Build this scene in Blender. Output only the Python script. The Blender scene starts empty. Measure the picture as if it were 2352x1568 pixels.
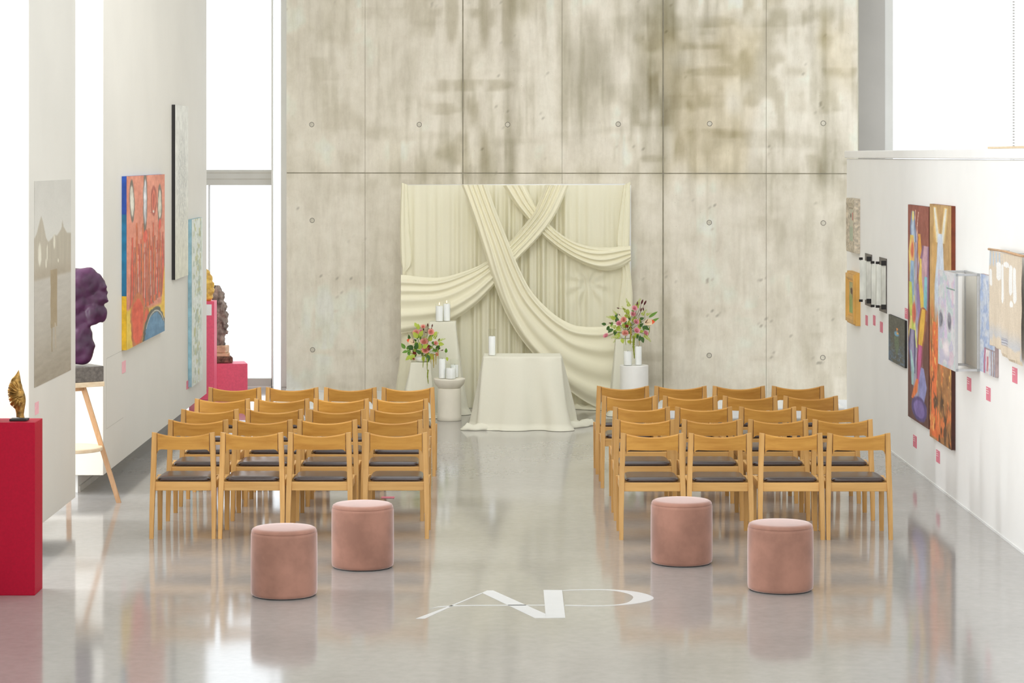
import bpy, bmesh, math, random
import numpy as np
from mathutils import Vector, Matrix, noise as mnoise

random.seed(7)
scene = bpy.context.scene
COL = scene.collection

# ------------------------------------------------------------------ camera
F = 5500.0            # focal length in pixels of the 2352 px wide frame
CX, HY = 1165.0, 358.0  # where the camera axis meets the frame
H = 2.89              # camera height above the gallery floor
cam_d = bpy.data.cameras.new('camera')
cam_d.sensor_fit = 'HORIZONTAL'
cam_d.sensor_width = 36.0
cam_d.lens = F / 2352 * 36.0
cam_d.shift_x = (1176 - CX) / 2352
cam_d.shift_y = -(784 - HY) / 2352
cam_d.clip_end = 300
cam = bpy.data.objects.new('camera', cam_d)
COL.objects.link(cam)
cam.location = (0, 0, H)
cam.rotation_euler = (math.pi / 2, 0, 0)
scene.camera = cam

# ------------------------------------------------------------------ sky, lights, exposure
world = bpy.data.worlds.new('overcast_sky')
scene.world = world
world.use_nodes = True
bg = world.node_tree.nodes['Background']
bg.inputs['Color'].default_value = (0.93, 0.97, 1.0, 1)
bg.inputs['Strength'].default_value = 2.6


def area(name, loc, rot, sx, sy, power, color=(1, 1, 1)):
    d = bpy.data.lights.new(name, 'AREA')
    d.shape = 'RECTANGLE'
    d.size, d.size_y = sx, sy
    d.energy = power
    d.color = color
    o = bpy.data.objects.new(name, d)
    COL.objects.link(o)
    o.location = loc
    o.rotation_euler = rot
    o['kind'] = 'helper'
    return o


# tall glazed front behind the photographer, and the daylight in the bays of the left wall
area('window_front_daylight', (-0.5, 3.0, 4.0), (math.radians(84), 0, 0), 7.5, 4.0, 230, (1, 0.98, 0.95))
# added area light under the ceiling, unseen, to brighten the concrete end wall
ww = area('end_wall_fill', (-1.2, 18.5, 5.8), (math.radians(68), 0, math.radians(4)), 3.4, 0.6, 62, (1, 0.97, 0.93))
ww.data.spread = math.radians(100)
for yb_ in (16.6, 19.75):
    area('window_bay_daylight', (-7.0, yb_, 2.7), (0, math.radians(-90), 0), 4.8, 1.1, 300, (0.96, 0.98, 1))

scene.view_settings.view_transform = 'Standard'
scene.view_settings.look = 'None'
scene.view_settings.exposure = -0.24
scene.view_settings.gamma = 1.0
scene.view_settings.use_curve_mapping = False
scene.cycles.max_bounces = 8
scene.cycles.transparent_max_bounces = 16


# ------------------------------------------------------------------ helpers
def lin(c):
    return tuple(((v / 255) / 12.92 if v / 255 <= 0.04045 else ((v / 255 + 0.055) / 1.055) ** 2.4) for v in c)


def lin_np(a):
    a = np.clip(a, 0, 255) / 255.0
    return np.where(a <= 0.04045, a / 12.92, ((a + 0.055) / 1.055) ** 2.4)


def at(px, py, d):
    """room point seen at frame position px,py when it stands d metres away"""
    return Vector(((px - CX) * d / F, d, H - (py - HY) * d / F))


def floor_at(px, py):
    d = H * F / (py - HY)
    return Vector(((px - CX) * d / F, d, 0))


def smoothstep(a, b, x):
    t = np.clip((x - a) / (b - a), 0, 1)
    return t * t * (3 - 2 * t)


def vnoise(x, y, seed=0):
    xi = np.floor(x).astype(np.int64)
    yi = np.floor(y).astype(np.int64)
    xf, yf = x - xi, y - yi
    u = xf * xf * (3 - 2 * xf)
    v = yf * yf * (3 - 2 * yf)

    def h(a, b):
        n = (a * 374761393 + b * 668265263 + seed * 974634777) & 0x7fffffff
        n = ((n ^ (n >> 13)) * 1274126177) & 0x7fffffff
        return ((n ^ (n >> 16)) & 0xffff) / 65535.0
    return (h(xi, yi) * (1 - u) * (1 - v) + h(xi + 1, yi) * u * (1 - v)
            + h(xi, yi + 1) * (1 - u) * v + h(xi + 1, yi + 1) * u * v)


def fbm(x, y, seed=0, o=4):
    s, a, t = 0, 0.5, 0
    for i in range(o):
        s = s + a * vnoise(x * 2 ** i, y * 2 ** i, seed + i * 17)
        t += a
        a *= 0.5
    return s / t


def wloc(o):
    v = Vector((0, 0, 0))
    while o is not None:
        v += o.location
        o = o.parent
    return v


def link_mesh(name, me, mat, parent=None, smooth=False):
    o = bpy.data.objects.new(name, me)
    COL.objects.link(o)
    if mat is not None and not me.materials:
        for m in (mat if isinstance(mat, (list, tuple)) else [mat]):
            me.materials.append(m)
    if parent is not None:
        o.parent = parent
    if smooth:
        me.shade_smooth()
    return o


def raw(name, verts, faces, mat, parent=None, smooth=False, world_space=True):
    off = wloc(parent) if (parent is not None and world_space) else Vector((0, 0, 0))
    me = bpy.data.meshes.new(name)
    me.from_pydata([tuple(Vector(v) - off) for v in verts], [], faces)
    me.update()
    return link_mesh(name, me, mat, parent, smooth)


def bm_obj(name, bm, mat, parent=None, smooth=False, world_space=True):
    if parent is not None and world_space:
        off = wloc(parent)
        for v in bm.verts:
            v.co -= off
    bmesh.ops.recalc_face_normals(bm, faces=bm.faces)
    me = bpy.data.meshes.new(name)
    bm.to_mesh(me)
    bm.free()
    return link_mesh(name, me, mat, parent, smooth)


def add_box(bm, x0, x1, y0, y1, z0, z1, bev=0.0, seg=1):
    g = bmesh.ops.create_cube(bm, size=1)
    vs = g['verts']
    for v in vs:
        v.co = Vector(((x0 + x1) / 2 + v.co.x * (x1 - x0), (y0 + y1) / 2 + v.co.y * (y1 - y0), (z0 + z1) / 2 + v.co.z * (z1 - z0)))
    if bev:
        es = list({e for v in vs for e in v.link_edges})
        bmesh.ops.bevel(bm, geom=es, offset=bev, segments=seg, affect='EDGES', profile=0.5)
    return vs


def box(name, x0, x1, y0, y1, z0, z1, mat, parent=None, bev=0.0, seg=1, world_space=True):
    bm = bmesh.new()
    add_box(bm, x0, x1, y0, y1, z0, z1, bev, seg)
    return bm_obj(name, bm, mat, parent, world_space=world_space)


def add_loft(bm, rings, caps=True, closed=True):
    """rings: list of equal-length point lists"""
    vr = [[bm.verts.new(p) for p in r] for r in rings]
    n = len(vr[0])
    for a, b in zip(vr[:-1], vr[1:]):
        for i in range(n if closed else n - 1):
            j = (i + 1) % n
            bm.faces.new((a[i], a[j], b[j], b[i]))
    if caps and closed:
        bm.faces.new(list(reversed(vr[0])))
        bm.faces.new(vr[-1])
    return vr


def add_lathe(bm, prof, cx=0, cy=0, n=32, caps=True):
    rings = []
    for r, z in prof:
        rings.append([(cx + r * math.cos(2 * math.pi * i / n), cy + r * math.sin(2 * math.pi * i / n), z) for i in range(n)])
    add_loft(bm, rings, caps)


def add_tube(bm, pts, r, n=6, r1=None):
    pts = [Vector(p) for p in pts]
    rings = []
    for i, p in enumerate(pts):
        d = (pts[min(i + 1, len(pts) - 1)] - pts[max(i - 1, 0)])
        if d.length < 1e-9:
            d = Vector((0, 0, 1))
        d.normalize()
        up = Vector((0, 0, 1)) if abs(d.z) < 0.9 else Vector((1, 0, 0))
        a = d.cross(up).normalized()
        b = d.cross(a)
        t = i / max(1, len(pts) - 1)
        rr = r if r1 is None else r + (r1 - r) * t
        rings.append([p + a * rr * math.cos(2 * math.pi * k / n) + b * rr * math.sin(2 * math.pi * k / n) for k in range(n)])
    add_loft(bm, rings)


def rect_ring(cx, cy, z, wx, wy):
    return [(cx - wx / 2, cy - wy / 2, z), (cx + wx / 2, cy - wy / 2, z), (cx + wx / 2, cy + wy / 2, z), (cx - wx / 2, cy + wy / 2, z)]


def thing(name, label, cat, loc=(0, 0, 0), group=None):
    o = bpy.data.objects.new(name, None)
    o.empty_display_size = 0.1
    COL.objects.link(o)
    o.location = loc
    tag(o, label, cat, group)
    return o


def tag(o, label, cat, group=None, kind=None):
    o['label'] = label
    o['category'] = cat
    if group:
        o['group'] = group
    if kind:
        o['kind'] = kind
    return o


def structure(o, label=None):
    o['kind'] = 'structure'
    if label:
        o['label'] = label
    return o


def dup(root, loc, rz=0.0, label=None, group=None):
    r = root.copy()
    COL.objects.link(r)
    r.location = loc
    r.rotation_euler = (0, 0, rz)
    if label:
        r['label'] = label
    if group:
        r['group'] = group
    for ch in list(root.children):
        c = ch.copy()
        COL.objects.link(c)
        c.parent = r
        for g in list(ch.children):
            d = g.copy()
            COL.objects.link(d)
            d.parent = c
    return r


def dup_part(o, parent, loc, rot=(0, 0, 0), sc=(1, 1, 1)):
    c = o.copy()
    COL.objects.link(c)
    c.parent = parent
    c.location = loc
    c.rotation_euler = rot
    c.scale = sc
    return c


def grid_mesh(name, P, colors, mat, parent=None, smooth=True, mask=None):
    """P: (ny,nx,3) points; colors: (ny,nx,3) sRGB 0..255 or None; mask: (ny-1,nx-1) faces to keep"""
    ny, nx = P.shape[:2]
    off = np.array(wloc(parent)) if parent is not None else np.zeros(3)
    V = (P - off).reshape(-1, 3)
    idx = np.arange(ny * nx).reshape(ny, nx)
    Q = np.stack([idx[:-1, :-1], idx[:-1, 1:], idx[1:, 1:], idx[1:, :-1]], -1)
    Q = Q[mask] if mask is not None else Q.reshape(-1, 4)
    me = bpy.data.meshes.new(name)
    me.from_pydata(V.tolist(), [], Q.tolist())
    if colors is not None:
        ca = me.color_attributes.new('Col', 'FLOAT_COLOR', 'POINT')
        c = np.ones((ny * nx, 4), dtype=np.float32)
        c[:, :3] = lin_np(colors).reshape(-1, 3)
        ca.data.foreach_set('color', c.ravel())
    me.update()
    return link_mesh(name, me, mat, parent, smooth)


# ------------------------------------------------------------------ materials
class NT:
    def __init__(self, name):
        self.m = bpy.data.materials.new(name)
        self.m.use_nodes = True
        self.t = self.m.node_tree
        self.b = self.t.nodes['Principled BSDF']
        self.out = self.t.nodes['Material Output']

    def n(self, t, **k):
        x = self.t.nodes.new(t)
        for a, v in k.items():
            setattr(x, a, v)
        return x

    def l(self, a, b):
        self.t.links.new(a, b)

    def coord(self, scale=(1, 1, 1), kind='Object'):
        c = self.n('ShaderNodeTexCoord')
        mp = self.n('ShaderNodeMapping')
        mp.inputs['Scale'].default_value = scale
        self.l(c.outputs[kind], mp.inputs['Vector'])
        return mp.outputs['Vector']

    def noise(self, vec, scale, detail=4, rough=0.55):
        x = self.n('ShaderNodeTexNoise')
        x.inputs['Scale'].default_value = scale
        x.inputs['Detail'].default_value = detail
        x.inputs['Roughness'].default_value = rough
        self.l(vec, x.inputs['Vector'])
        return x.outputs['Fac']

    def ramp(self, fac, stops):
        r = self.n('ShaderNodeValToRGB')
        el = r.color_ramp.elements
        while len(el) < len(stops):
            el.new(0.5)
        for e, (p, c) in zip(el, stops):
            e.position = p
            e.color = (*lin(c), 1)
        self.l(fac, r.inputs['Fac'])
        return r.outputs['Color']

    def mix(self, a, b, fac, mode='MULTIPLY'):
        x = self.n('ShaderNodeMix', data_type='RGBA', blend_type=mode)
        if isinstance(fac, (int, float)):
            x.inputs[0].default_value = fac
        else:
            self.l(fac, x.inputs[0])
        for s, i in ((a, 6), (b, 7)):
            if isinstance(s, tuple):
                x.inputs[i].default_value = (*s, 1)
            else:
                self.l(s, x.inputs[i])
        return x.outputs[2]

    def bump(self, h, strength=0.2, dist=0.01):
        x = self.n('ShaderNodeBump')
        x.inputs['Strength'].default_value = strength
        x.inputs['Distance'].default_value = dist
        self.l(h, x.inputs['Height'])
        self.l(x.outputs['Normal'], self.b.inputs['Normal'])

    def set(self, **k):
        for a, v in k.items():
            self.b.inputs[a.replace('_', ' ')].default_value = v
        return self


def plain(name, c, rough=0.6, var=0.06, scale=8, metal=0.0, spec=0.5, bump=0.0, bscale=60, stretch=(1, 1, 1)):
    t = NT(name)
    v = t.coord(stretch)
    f = t.noise(v, scale, 3)
    c0 = tuple(max(0, x * (1 - var)) for x in c)
    c1 = tuple(min(255, x * (1 + var)) for x in c)
    t.l(t.ramp(f, [(0.3, c0), (0.7, c1)]), t.b.inputs['Base Color'])
    t.set(Roughness=rough, Metallic=metal)
    t.b.inputs['Specular IOR Level'].default_value = spec
    if bump:
        t.bump(t.noise(v, bscale, 3), bump, 0.004)
    return t.m


def painted(name, rough=0.6, fine=0.10, scale=60, bump=0.15, stretch=(1, 1, 1), spec=0.4):
    """colour from the mesh's own painted points, with a fine procedural grain"""
    t = NT(name)
    a = t.n('ShaderNodeVertexColor', layer_name='Col')
    v = t.coord(stretch)
    f = t.noise(v, scale, 4, 0.65)
    g = t.ramp(f, [(0.25, tuple([255 * (1 - fine)] * 3)), (0.6, (255, 255, 255))])
    t.l(t.mix(a.outputs['Color'], g, 1.0), t.b.inputs['Base Color'])
    t.set(Roughness=rough)
    t.b.inputs['Specular IOR Level'].default_value = spec
    if bump:
        t.bump(f, bump, 0.003)
    return t.m


def wood(name, light, dark, rough=0.42, axis='Z', scale=1.0, var=0.1):
    t = NT(name)
    st = {'Z': (26, 26, 1.6), 'X': (1.6, 26, 26), 'Y': (26, 1.6, 26)}[axis]
    v = t.coord(tuple(s * scale for s in st))
    oi = t.n('ShaderNodeObjectInfo')
    vm = t.n('ShaderNodeVectorMath', operation='ADD')
    sc = t.n('ShaderNodeVectorMath', operation='SCALE')
    sc.inputs['Scale'].default_value = 37.0
    t.l(oi.outputs['Random'], sc.inputs[0])
    t.l(v, vm.inputs[0])
    t.l(sc.outputs[0], vm.inputs[1])
    f = t.noise(vm.outputs[0], 1.0, 5, 0.6)
    c = t.ramp(f, [(0.3, dark), (0.62, light)])
    hs = t.n('ShaderNodeHueSaturation')
    mr = t.n('ShaderNodeMapRange')
    mr.inputs['To Min'].default_value = 1 - var
    mr.inputs['To Max'].default_value = 1 + var
    t.l(oi.outputs['Random'], mr.inputs['Value'])
    t.l(mr.outputs[0], hs.inputs['Value'])
    t.l(c, hs.inputs['Color'])
    t.l(hs.outputs['Color'], t.b.inputs['Base Color'])
    t.set(Roughness=rough)
    t.bump(f, 0.06, 0.002)
    return t.m


M = {}
M['wall'] = plain('wall_paint', (247, 246, 243), 0.55, 0.012, 1.2, bump=0.02)
M['pier'] = plain('pier_paint', (221, 217, 207), 0.5, 0.012, 1.2, bump=0.02)
M['white'] = plain('white_paint', (240, 240, 238), 0.45, 0.01, 3)
M['ceiling'] = plain('ceiling_paint', (236, 236, 234), 0.8, 0.01, 1)
M['seam'] = plain('dark_seam', (190, 186, 176), 0.9, 0.05)
def make_concrete():
    t = NT('cast_concrete')
    a = t.n('ShaderNodeVertexColor', layer_name='Col')
    v = t.coord((1, 1, 0.16))
    w = t.coord((1, 1, 0.8))
    streak = t.ramp(t.noise(v, 9, 6, 0.7), [(0.36, (245, 244, 243)), (0.56, (255, 255, 255))])
    cloud = t.ramp(t.noise(w, 5, 7, 0.72), [(0.34, (242, 241, 238)), (0.6, (255, 255, 255))])
    pits = t.ramp(t.noise(t.coord(), 70, 2, 0.5), [(0.20, (222, 220, 214)), (0.30, (255, 255, 255))])
    c = t.mix(a.outputs['Color'], streak, 1.0)
    c = t.mix(c, cloud, 1.0)
    t.l(t.mix(c, pits, 1.0), t.b.inputs['Base Color'])
    t.set(Roughness=0.7)
    t.b.inputs['Specular IOR Level'].default_value = 0.3
    return t.m


M['concrete'] = make_concrete()
M['concrete_back'] = plain('joint_backing_concrete', (164, 158, 140), 0.9, 0.08)  # darker backing slab that shows in the panel joints
M['ring'] = plain('tie_hole_ring', (92, 88, 78), 0.9, 0.05)
M['plug'] = plain('tie_hole_plug', (206, 200, 184), 0.8, 0.05, 30)
M['grey_metal'] = plain('grey_pillar_paint', (170, 166, 160), 0.5, 0.02, 2)
M['light_grey'] = plain('light_grey_paint', (206, 205, 200), 0.5, 0.02, 2)
M['alu'] = plain('aluminium', (200, 200, 200), 0.35, 0.02, 20, metal=0.6)
M['alu_corner'] = plain('aluminium_corner', (168, 170, 172), 0.35, 0.02, 20, metal=0.5)
M['dark'] = plain('black_edge', (28, 24, 22), 0.6, 0.1)
M['pink_card'] = plain('pink_card', (226, 132, 148), 0.7, 0.03, 30)
M['pale_pink_card'] = plain('pale_pink_card', (238, 178, 184), 0.7, 0.03, 30)
M['text'] = plain('white_print', (250, 240, 240), 0.7, 0.01)
M['leather'] = plain('brown_leather', (58, 42, 38), 0.25, 0.03, 3, spec=0.8)
M['wood_seam'] = plain('dark_wood_seam', (112, 70, 22), 0.7, 0.05)
M['wood'] = wood('oiled_oak', (214, 166, 98), (196, 146, 76), axis='Z')
M['wood_x'] = wood('oiled_oak_rail', (216, 168, 100), (198, 148, 78), axis='X')
M['veneer'] = wood('oak_back_veneer', (200, 146, 64), (180, 124, 46), axis='X')
M['birch'] = wood('pale_birch', (204, 164, 126), (188, 146, 106), axis='Z', var=0.03)
M['birch_x'] = wood('pale_birch_board', (236, 216, 186), (222, 196, 160), axis='X', var=0.03)
M['red_lacquer'] = plain('crimson_paint', (172, 6, 44), 0.55, 0.04, 60, spec=0.2)
M['hazed_crimson'] = plain('hazed_crimson_paint', (236, 92, 122), 0.5, 0.03, 40)  # crimson like the front pedestal, lightened to paint in window haze
M['bronze'] = plain('patinated_bronze', (150, 116, 62), 0.38, 0.35, 26, metal=0.75, bump=0.2, bscale=80)
M['stone'] = plain('dark_granite', (104, 98, 92), 0.35, 0.18, 40)
M['purple'] = plain('purple_pigment', (66, 28, 60), 0.42, 0.25, 7, bump=0.25, bscale=30)
M['amber'] = plain('amber_resin', (240, 178, 84), 0.45, 0.2, 14)
M['driftwood'] = plain('weathered_driftwood', (122, 110, 102), 0.85, 0.5, 16, bump=0.5, bscale=60, stretch=(1, 1, 0.4))
M['bark'] = plain('dark_bark', (104, 78, 66), 0.9, 0.4, 30, bump=0.4, bscale=90)
M['pale_block'] = plain('pale_wood_block', (212, 178, 146), 0.7, 0.12, 16)
M['candle'] = plain('white_wax', (246, 246, 244), 0.5, 0.01)
M['ceramic'] = plain('white_ceramic', (240, 239, 234), 0.4, 0.01)
M['stoneware'] = plain('cream_stoneware', (232, 226, 210), 0.6, 0.02, 6)
M['floor_mark'] = plain('white_floor_vinyl', (216, 216, 216), 0.3, 0.01)


def make_velvet(name, c):
    t = NT(name)
    v = t.coord()
    f = t.noise(v, 4, 4, 0.6)
    g = t.noise(v, 300, 2)
    c0 = tuple(x * 0.93 for x in c)
    c1 = tuple(min(255, x * 1.06) for x in c)
    t.l(t.ramp(f, [(0.38, c0), (0.62, c1)]), t.b.inputs['Base Color'])
    t.set(Roughness=0.9)
    t.b.inputs['Sheen Weight'].default_value = 0.9
    t.b.inputs['Sheen Roughness'].default_value = 0.35
    t.b.inputs['Sheen Tint'].default_value = (1, 0.9, 0.9, 1)
    t.b.inputs['Specular IOR Level'].default_value = 0.15
    t.bump(g, 0.08, 0.002)
    return t.m


M['velvet'] = make_velvet('blush_velvet', (160, 118, 102))


def make_cloth(name, c, trans=0.25):
    t = NT(name)
    v = t.coord()
    f = t.noise(v, 350, 2)
    t.l(t.ramp(f, [(0.3, tuple(x * 0.97 for x in c)), (0.7, c)]), t.b.inputs['Base Color'])
    t.set(Roughness=0.85)
    t.b.inputs['Specular IOR Level'].default_value = 0.2
    t.b.inputs['Sheen Weight'].default_value = 0.1
    t.bump(f, 0.04, 0.001)
    tr = t.n('ShaderNodeBsdfTranslucent')
    tr.inputs['Color'].default_value = (*lin(c), 1)
    mx = t.n('ShaderNodeMixShader')
    mx.inputs['Fac'].default_value = trans
    t.l(t.b.outputs[0], mx.inputs[1])
    t.l(tr.outputs[0], mx.inputs[2])
    t.l(mx.outputs[0], t.out.inputs['Surface'])
    return t.m


M['cream'] = make_cloth('cream_voile', (250, 246, 222))
M['cream2'] = make_cloth('cream_swag_voile', (249, 244, 218), 0.15)
M['ivory'] = make_cloth('ivory_cloth', (242, 239, 220), 0.12)
M['linen'] = make_cloth('beige_weave', (226, 210, 186), 0.1)


def make_glass(name, gloss=0.06, tint=(0.97, 0.985, 0.98)):
    t = NT(name)
    tr = t.n('ShaderNodeBsdfTransparent')
    tr.inputs['Color'].default_value = (*tint, 1)
    gl = t.n('ShaderNodeBsdfGlossy')
    gl.inputs['Roughness'].default_value = 0.02
    lw = t.n('ShaderNodeLayerWeight')
    lw.inputs['Blend'].default_value = 0.5
    mr = t.n('ShaderNodeMapRange')
    mr.inputs['To Min'].default_value = gloss
    mr.inputs['To Max'].default_value = 0.4
    pw = t.n('ShaderNodeMath', operation='POWER')
    pw.inputs[1].default_value = 5.0
    t.l(lw.outputs['Facing'], pw.inputs[0])
    t.l(pw.outputs[0], mr.inputs['Value'])
    mx = t.n('ShaderNodeMixShader')
    t.l(mr.outputs[0], mx.inputs['Fac'])
    t.l(tr.outputs[0], mx.inputs[1])
    t.l(gl.outputs[0], mx.inputs[2])
    t.l(mx.outputs[0], t.out.inputs['Surface'])
    return t.m


M['glass'] = make_glass('clear_glass', 0.02, (0.99, 0.995, 0.99))
M['pane'] = make_glass('window_pane_glass', 0.03, (0.99, 0.995, 1))


def make_flame():
    t = NT('candle_flame')
    e = t.n('ShaderNodeEmission')
    e.inputs['Color'].default_value = (1, 0.72, 0.35, 1)
    e.inputs['Strength'].default_value = 4
    t.l(e.outputs[0], t.out.inputs['Surface'])
    return t.m


M['flame'] = make_flame()


def make_floor():
    t = NT('polished_screed')
    v = t.coord()
    f1 = t.noise(v, 0.9, 5, 0.6)
    f2 = t.noise(v, 14, 4, 0.6)
    c = t.ramp(f1, [(0.3, (161, 158, 154)), (0.7, (172, 169, 165))])
    g = t.ramp(f2, [(0.3, (244, 244, 244)), (0.65, (255, 255, 255))])
    t.l(t.mix(c, g, 1.0), t.b.inputs['Base Color'])
    r = t.n('ShaderNodeMapRange')
    r.inputs['To Min'].default_value = 0.07
    r.inputs['To Max'].default_value = 0.11
    t.l(f1, r.inputs['Value'])
    t.l(r.outputs[0], t.b.inputs['Roughness'])
    t.b.inputs['IOR'].default_value = 1.72
    return t.m


M['floor'] = make_floor()
# ------------------------------------------------------------------ room shell
ZC = 6.0
structure(box('floor', -7.5, 9.0, -3.0, 34.0, -0.2, 0.0, M['floor']))

# cast concrete end wall, slightly skewed to the hall
WA, WB = Vector((-2.62, 28.42, 0)), Vector((3.98, 27.2, 0))
WD = (WB - WA).normalized()
WN = Vector((WD.y, -WD.x, 0))          # towards the photographer
if WN.y > 0:
    WN = -WN
WL = (WB - WA).length
WM = (WB.y - WA.y) / (WB.x - WA.x)


def wall_s(px):
    k = (px - CX) / F
    y = (WA.y - WM * WA.x) / (1 - WM * k)
    return (Vector((k * y, y, 0)) - WA).dot(WD), y


def wall_pt(px, py):
    s, y = wall_s(px)
    return s, H - (py - HY) * y / F


def W3(s, z, o=0.0):
    p = WA + WD * s + WN * o
    return Vector((p.x, p.y, z))


def prism(name, pts, z0, z1, mat, parent=None):
    n = len(pts)
    v = [(p[0], p[1], z0) for p in pts] + [(p[0], p[1], z1) for p in pts]
    f = [tuple(range(n))[::-1], tuple(range(n, 2 * n))] + [(i, (i + 1) % n, n + (i + 1) % n, n + i) for i in range(n)]
    bm = bmesh.new()
    bv = [bm.verts.new(x) for x in v]
    for q in f:
        bm.faces.new([bv[i] for i in q])
    return bm_obj(name, bm, mat, parent)


a0, a1, a2, a3 = W3(0, 0, -0.012), W3(WL, 0, -0.012), W3(WL, 0, -0.34), W3(0, 0, -0.34)
wall_back = structure(prism('wall_back', [a0, a1, a2, a3], 0, ZC, M['concrete_back']))

JZ = 2.688
cols = [wall_s(p)[0] for p in (658, 838.5, 1063, 1291, 1523, 1760, 1970)]
cols[0], cols[-1] = 0.0, WL
MAIN = {2, 4}


def concrete_colour(S, Z):
    c = np.array([236, 229, 214.0]) * np.ones(S.shape + (1,))
    u, v = S / WL, Z
    blot = fbm(S * 1.1 + 3, Z * 0.8, 3, 5)
    streak = fbm(S * 5.5, Z * 0.55 + 5, 11, 4)
    form = np.maximum(fbm(S * 3.0, Z * 0.5, 21, 3), fbm(S * 0.7, Z * 3.6, 33, 3))
    upper = smoothstep(JZ - 0.35, JZ + 0.15, Z)
    # rusty-olive staining, strongest in the upper middle and upper right panels
    w_mid = smoothstep(0.16, 0.34, u)
    amount = (0.55 + 0.75 * upper * w_mid)
    st = smoothstep(0.48, 0.74, 0.55 * streak + 0.45 * blot) * amount
    c -= st[..., None] * np.array([26, 26, 28.0])
    st2 = smoothstep(0.56, 0.74, form) * (0.35 + 0.55 * upper * w_mid)
    c -= st2[..., None] * np.array([16, 16, 18.0])
    br = smoothstep(0.45, 0.72, fbm(S * 1.7 + 9, Z * 1.0 + 2, 51, 4)) * smoothstep(0.60, 0.72, u) * upper
    c -= br[..., None] * np.array([9, 13, 22.0])
    fine = smoothstep(0.5, 0.75, fbm(S * 15, Z * 1.1, 151, 3)) * smoothstep(0.4, 0.6, fbm(S * 1.2, Z * 1.2, 157, 3))
    c -= (fine * (0.5 + 0.5 * w_mid * upper))[..., None] * np.array([22, 22, 25.0])
    lt = smoothstep(0.55, 0.75, fbm(S * 2.2 + 1, Z * 1.7 + 8, 71, 4))
    c += lt[..., None] * np.array([12, 12, 12.0])
    # formwork ghosts: short upright bars in loose rows, and a few level ones
    patch = smoothstep(0.42, 0.62, fbm(S * 0.9 + 4, Z * 0.75 + 1, 171, 3)) * (0.5 + 0.6 * upper * w_mid)
    bars = smoothstep(0.52, 0.72, vnoise(S * 7.5, Z * 1.1, 173)) * smoothstep(0.35, 0.6, fbm(S * 3, Z * 3, 177, 3))
    rungs = smoothstep(0.62, 0.8, vnoise(S * 1.6, Z * 7.0, 181)) * smoothstep(0.35, 0.6, fbm(S * 5, Z * 2, 183, 3))
    c -= (patch * np.maximum(bars, 0.8 * rungs))[..., None] * np.array([30, 31, 36.0])
    # joints: cement bleed and drips
    for k in (2, 4):
        d = np.abs(S - cols[k])
        e = np.exp(-d / 0.09) * smoothstep(0.25, 0.65, fbm(S * 9, Z * 1.3, 81 + k, 3)) * (0.45 + 0.55 * upper)
        c -= e[..., None] * np.array([30, 30, 34.0])
    d = np.abs(Z - JZ)
    e = np.exp(-d / 0.10) * smoothstep(0.35, 0.7, fbm(S * 6.5, Z * 0.9, 91, 3)) * (0.4 + 0.6 * w_mid)
    c -= e[..., None] * np.array([26, 26, 30.0])
    # air bubbles
    pit = vnoise(S * 34, Z * 34, 131)
    c -= (smoothstep(0.93, 0.985, pit) * smoothstep(0.4, 0.7, fbm(S * 2, Z * 2, 141, 2)))[..., None] * np.array([60, 60, 60.0])
    return np.clip(c, 60, 235)


for k in range(6):
    for (z0, z1) in ((0.12, JZ), (JZ, ZC)):
        g0 = 0.008 if k in MAIN else 0.002
        g1 = 0.008 if k + 1 in MAIN else 0.002
        s0, s1 = cols[k] + (g0 if k else 0), cols[k + 1] - (g1 if k < 5 else 0)
        za, zb = z0 + (0.006 if z0 == JZ else 0), z1 - (0.006 if z1 == JZ else 0)
        nx = max(8, int((s1 - s0) / 0.027))
        nz = max(8, int((min(zb, 4.9) - za) / 0.027))
        ss = np.linspace(s0, s1, nx)
        zz = np.linspace(za, min(zb, 4.9), nz)
        if zb > 4.9:
            zz = np.concatenate([zz, np.linspace(4.9, zb, 20)[1:]])
        ss = np.concatenate([[s0], ss, [s1]])
        zz = np.concatenate([[za], zz, [zb]])
        S, Z = np.meshgrid(ss, zz)
        O = np.zeros(S.shape)
        O[0, :] = O[-1, :] = -0.012
        O[:, 0] = O[:, -1] = -0.012
        P = np.stack([WA.x + WD.x * S + WN.x * O, WA.y + WD.y * S + WN.y * O, Z], -1)
        p = grid_mesh('concrete_panel', P, concrete_colour(S, Z), M['concrete'], wall_back, smooth=False)

for (px, py) in ((716, 286), (963, 286), (1166, 286), (1420, 285), (1630, 284), (1891, 283), (717, 506), (1629, 511),
                 (1891, 512), (718, 803), (1629, 816), (1890, 821)):
    s, z = wall_pt(px, py)
    bm = bmesh.new()
    for (ra, rb, o, mi) in ((0.0, 0.0245, 0.0022, 1), (0.0245, 0.030, 0.0012, 0)):
        n = 24
        out = [bm.verts.new(W3(s + rb * math.cos(2 * math.pi * i / n), z + rb * math.sin(2 * math.pi * i / n), o)) for i in range(n)]
        if ra == 0:
            fc = bm.faces.new(out)
            fc.material_index = mi
        else:
            inn = [bm.verts.new(W3(s + ra * math.cos(2 * math.pi * i / n), z + ra * math.sin(2 * math.pi * i / n), o)) for i in range(n)]
            for i in range(n):
                fc = bm.faces.new((out[i], out[(i + 1) % n], inn[(i + 1) % n], inn[i]))
                fc.material_index = mi
    bm_obj('tie_hole', bm, [M['ring'], M['plug']], wall_back)

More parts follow.
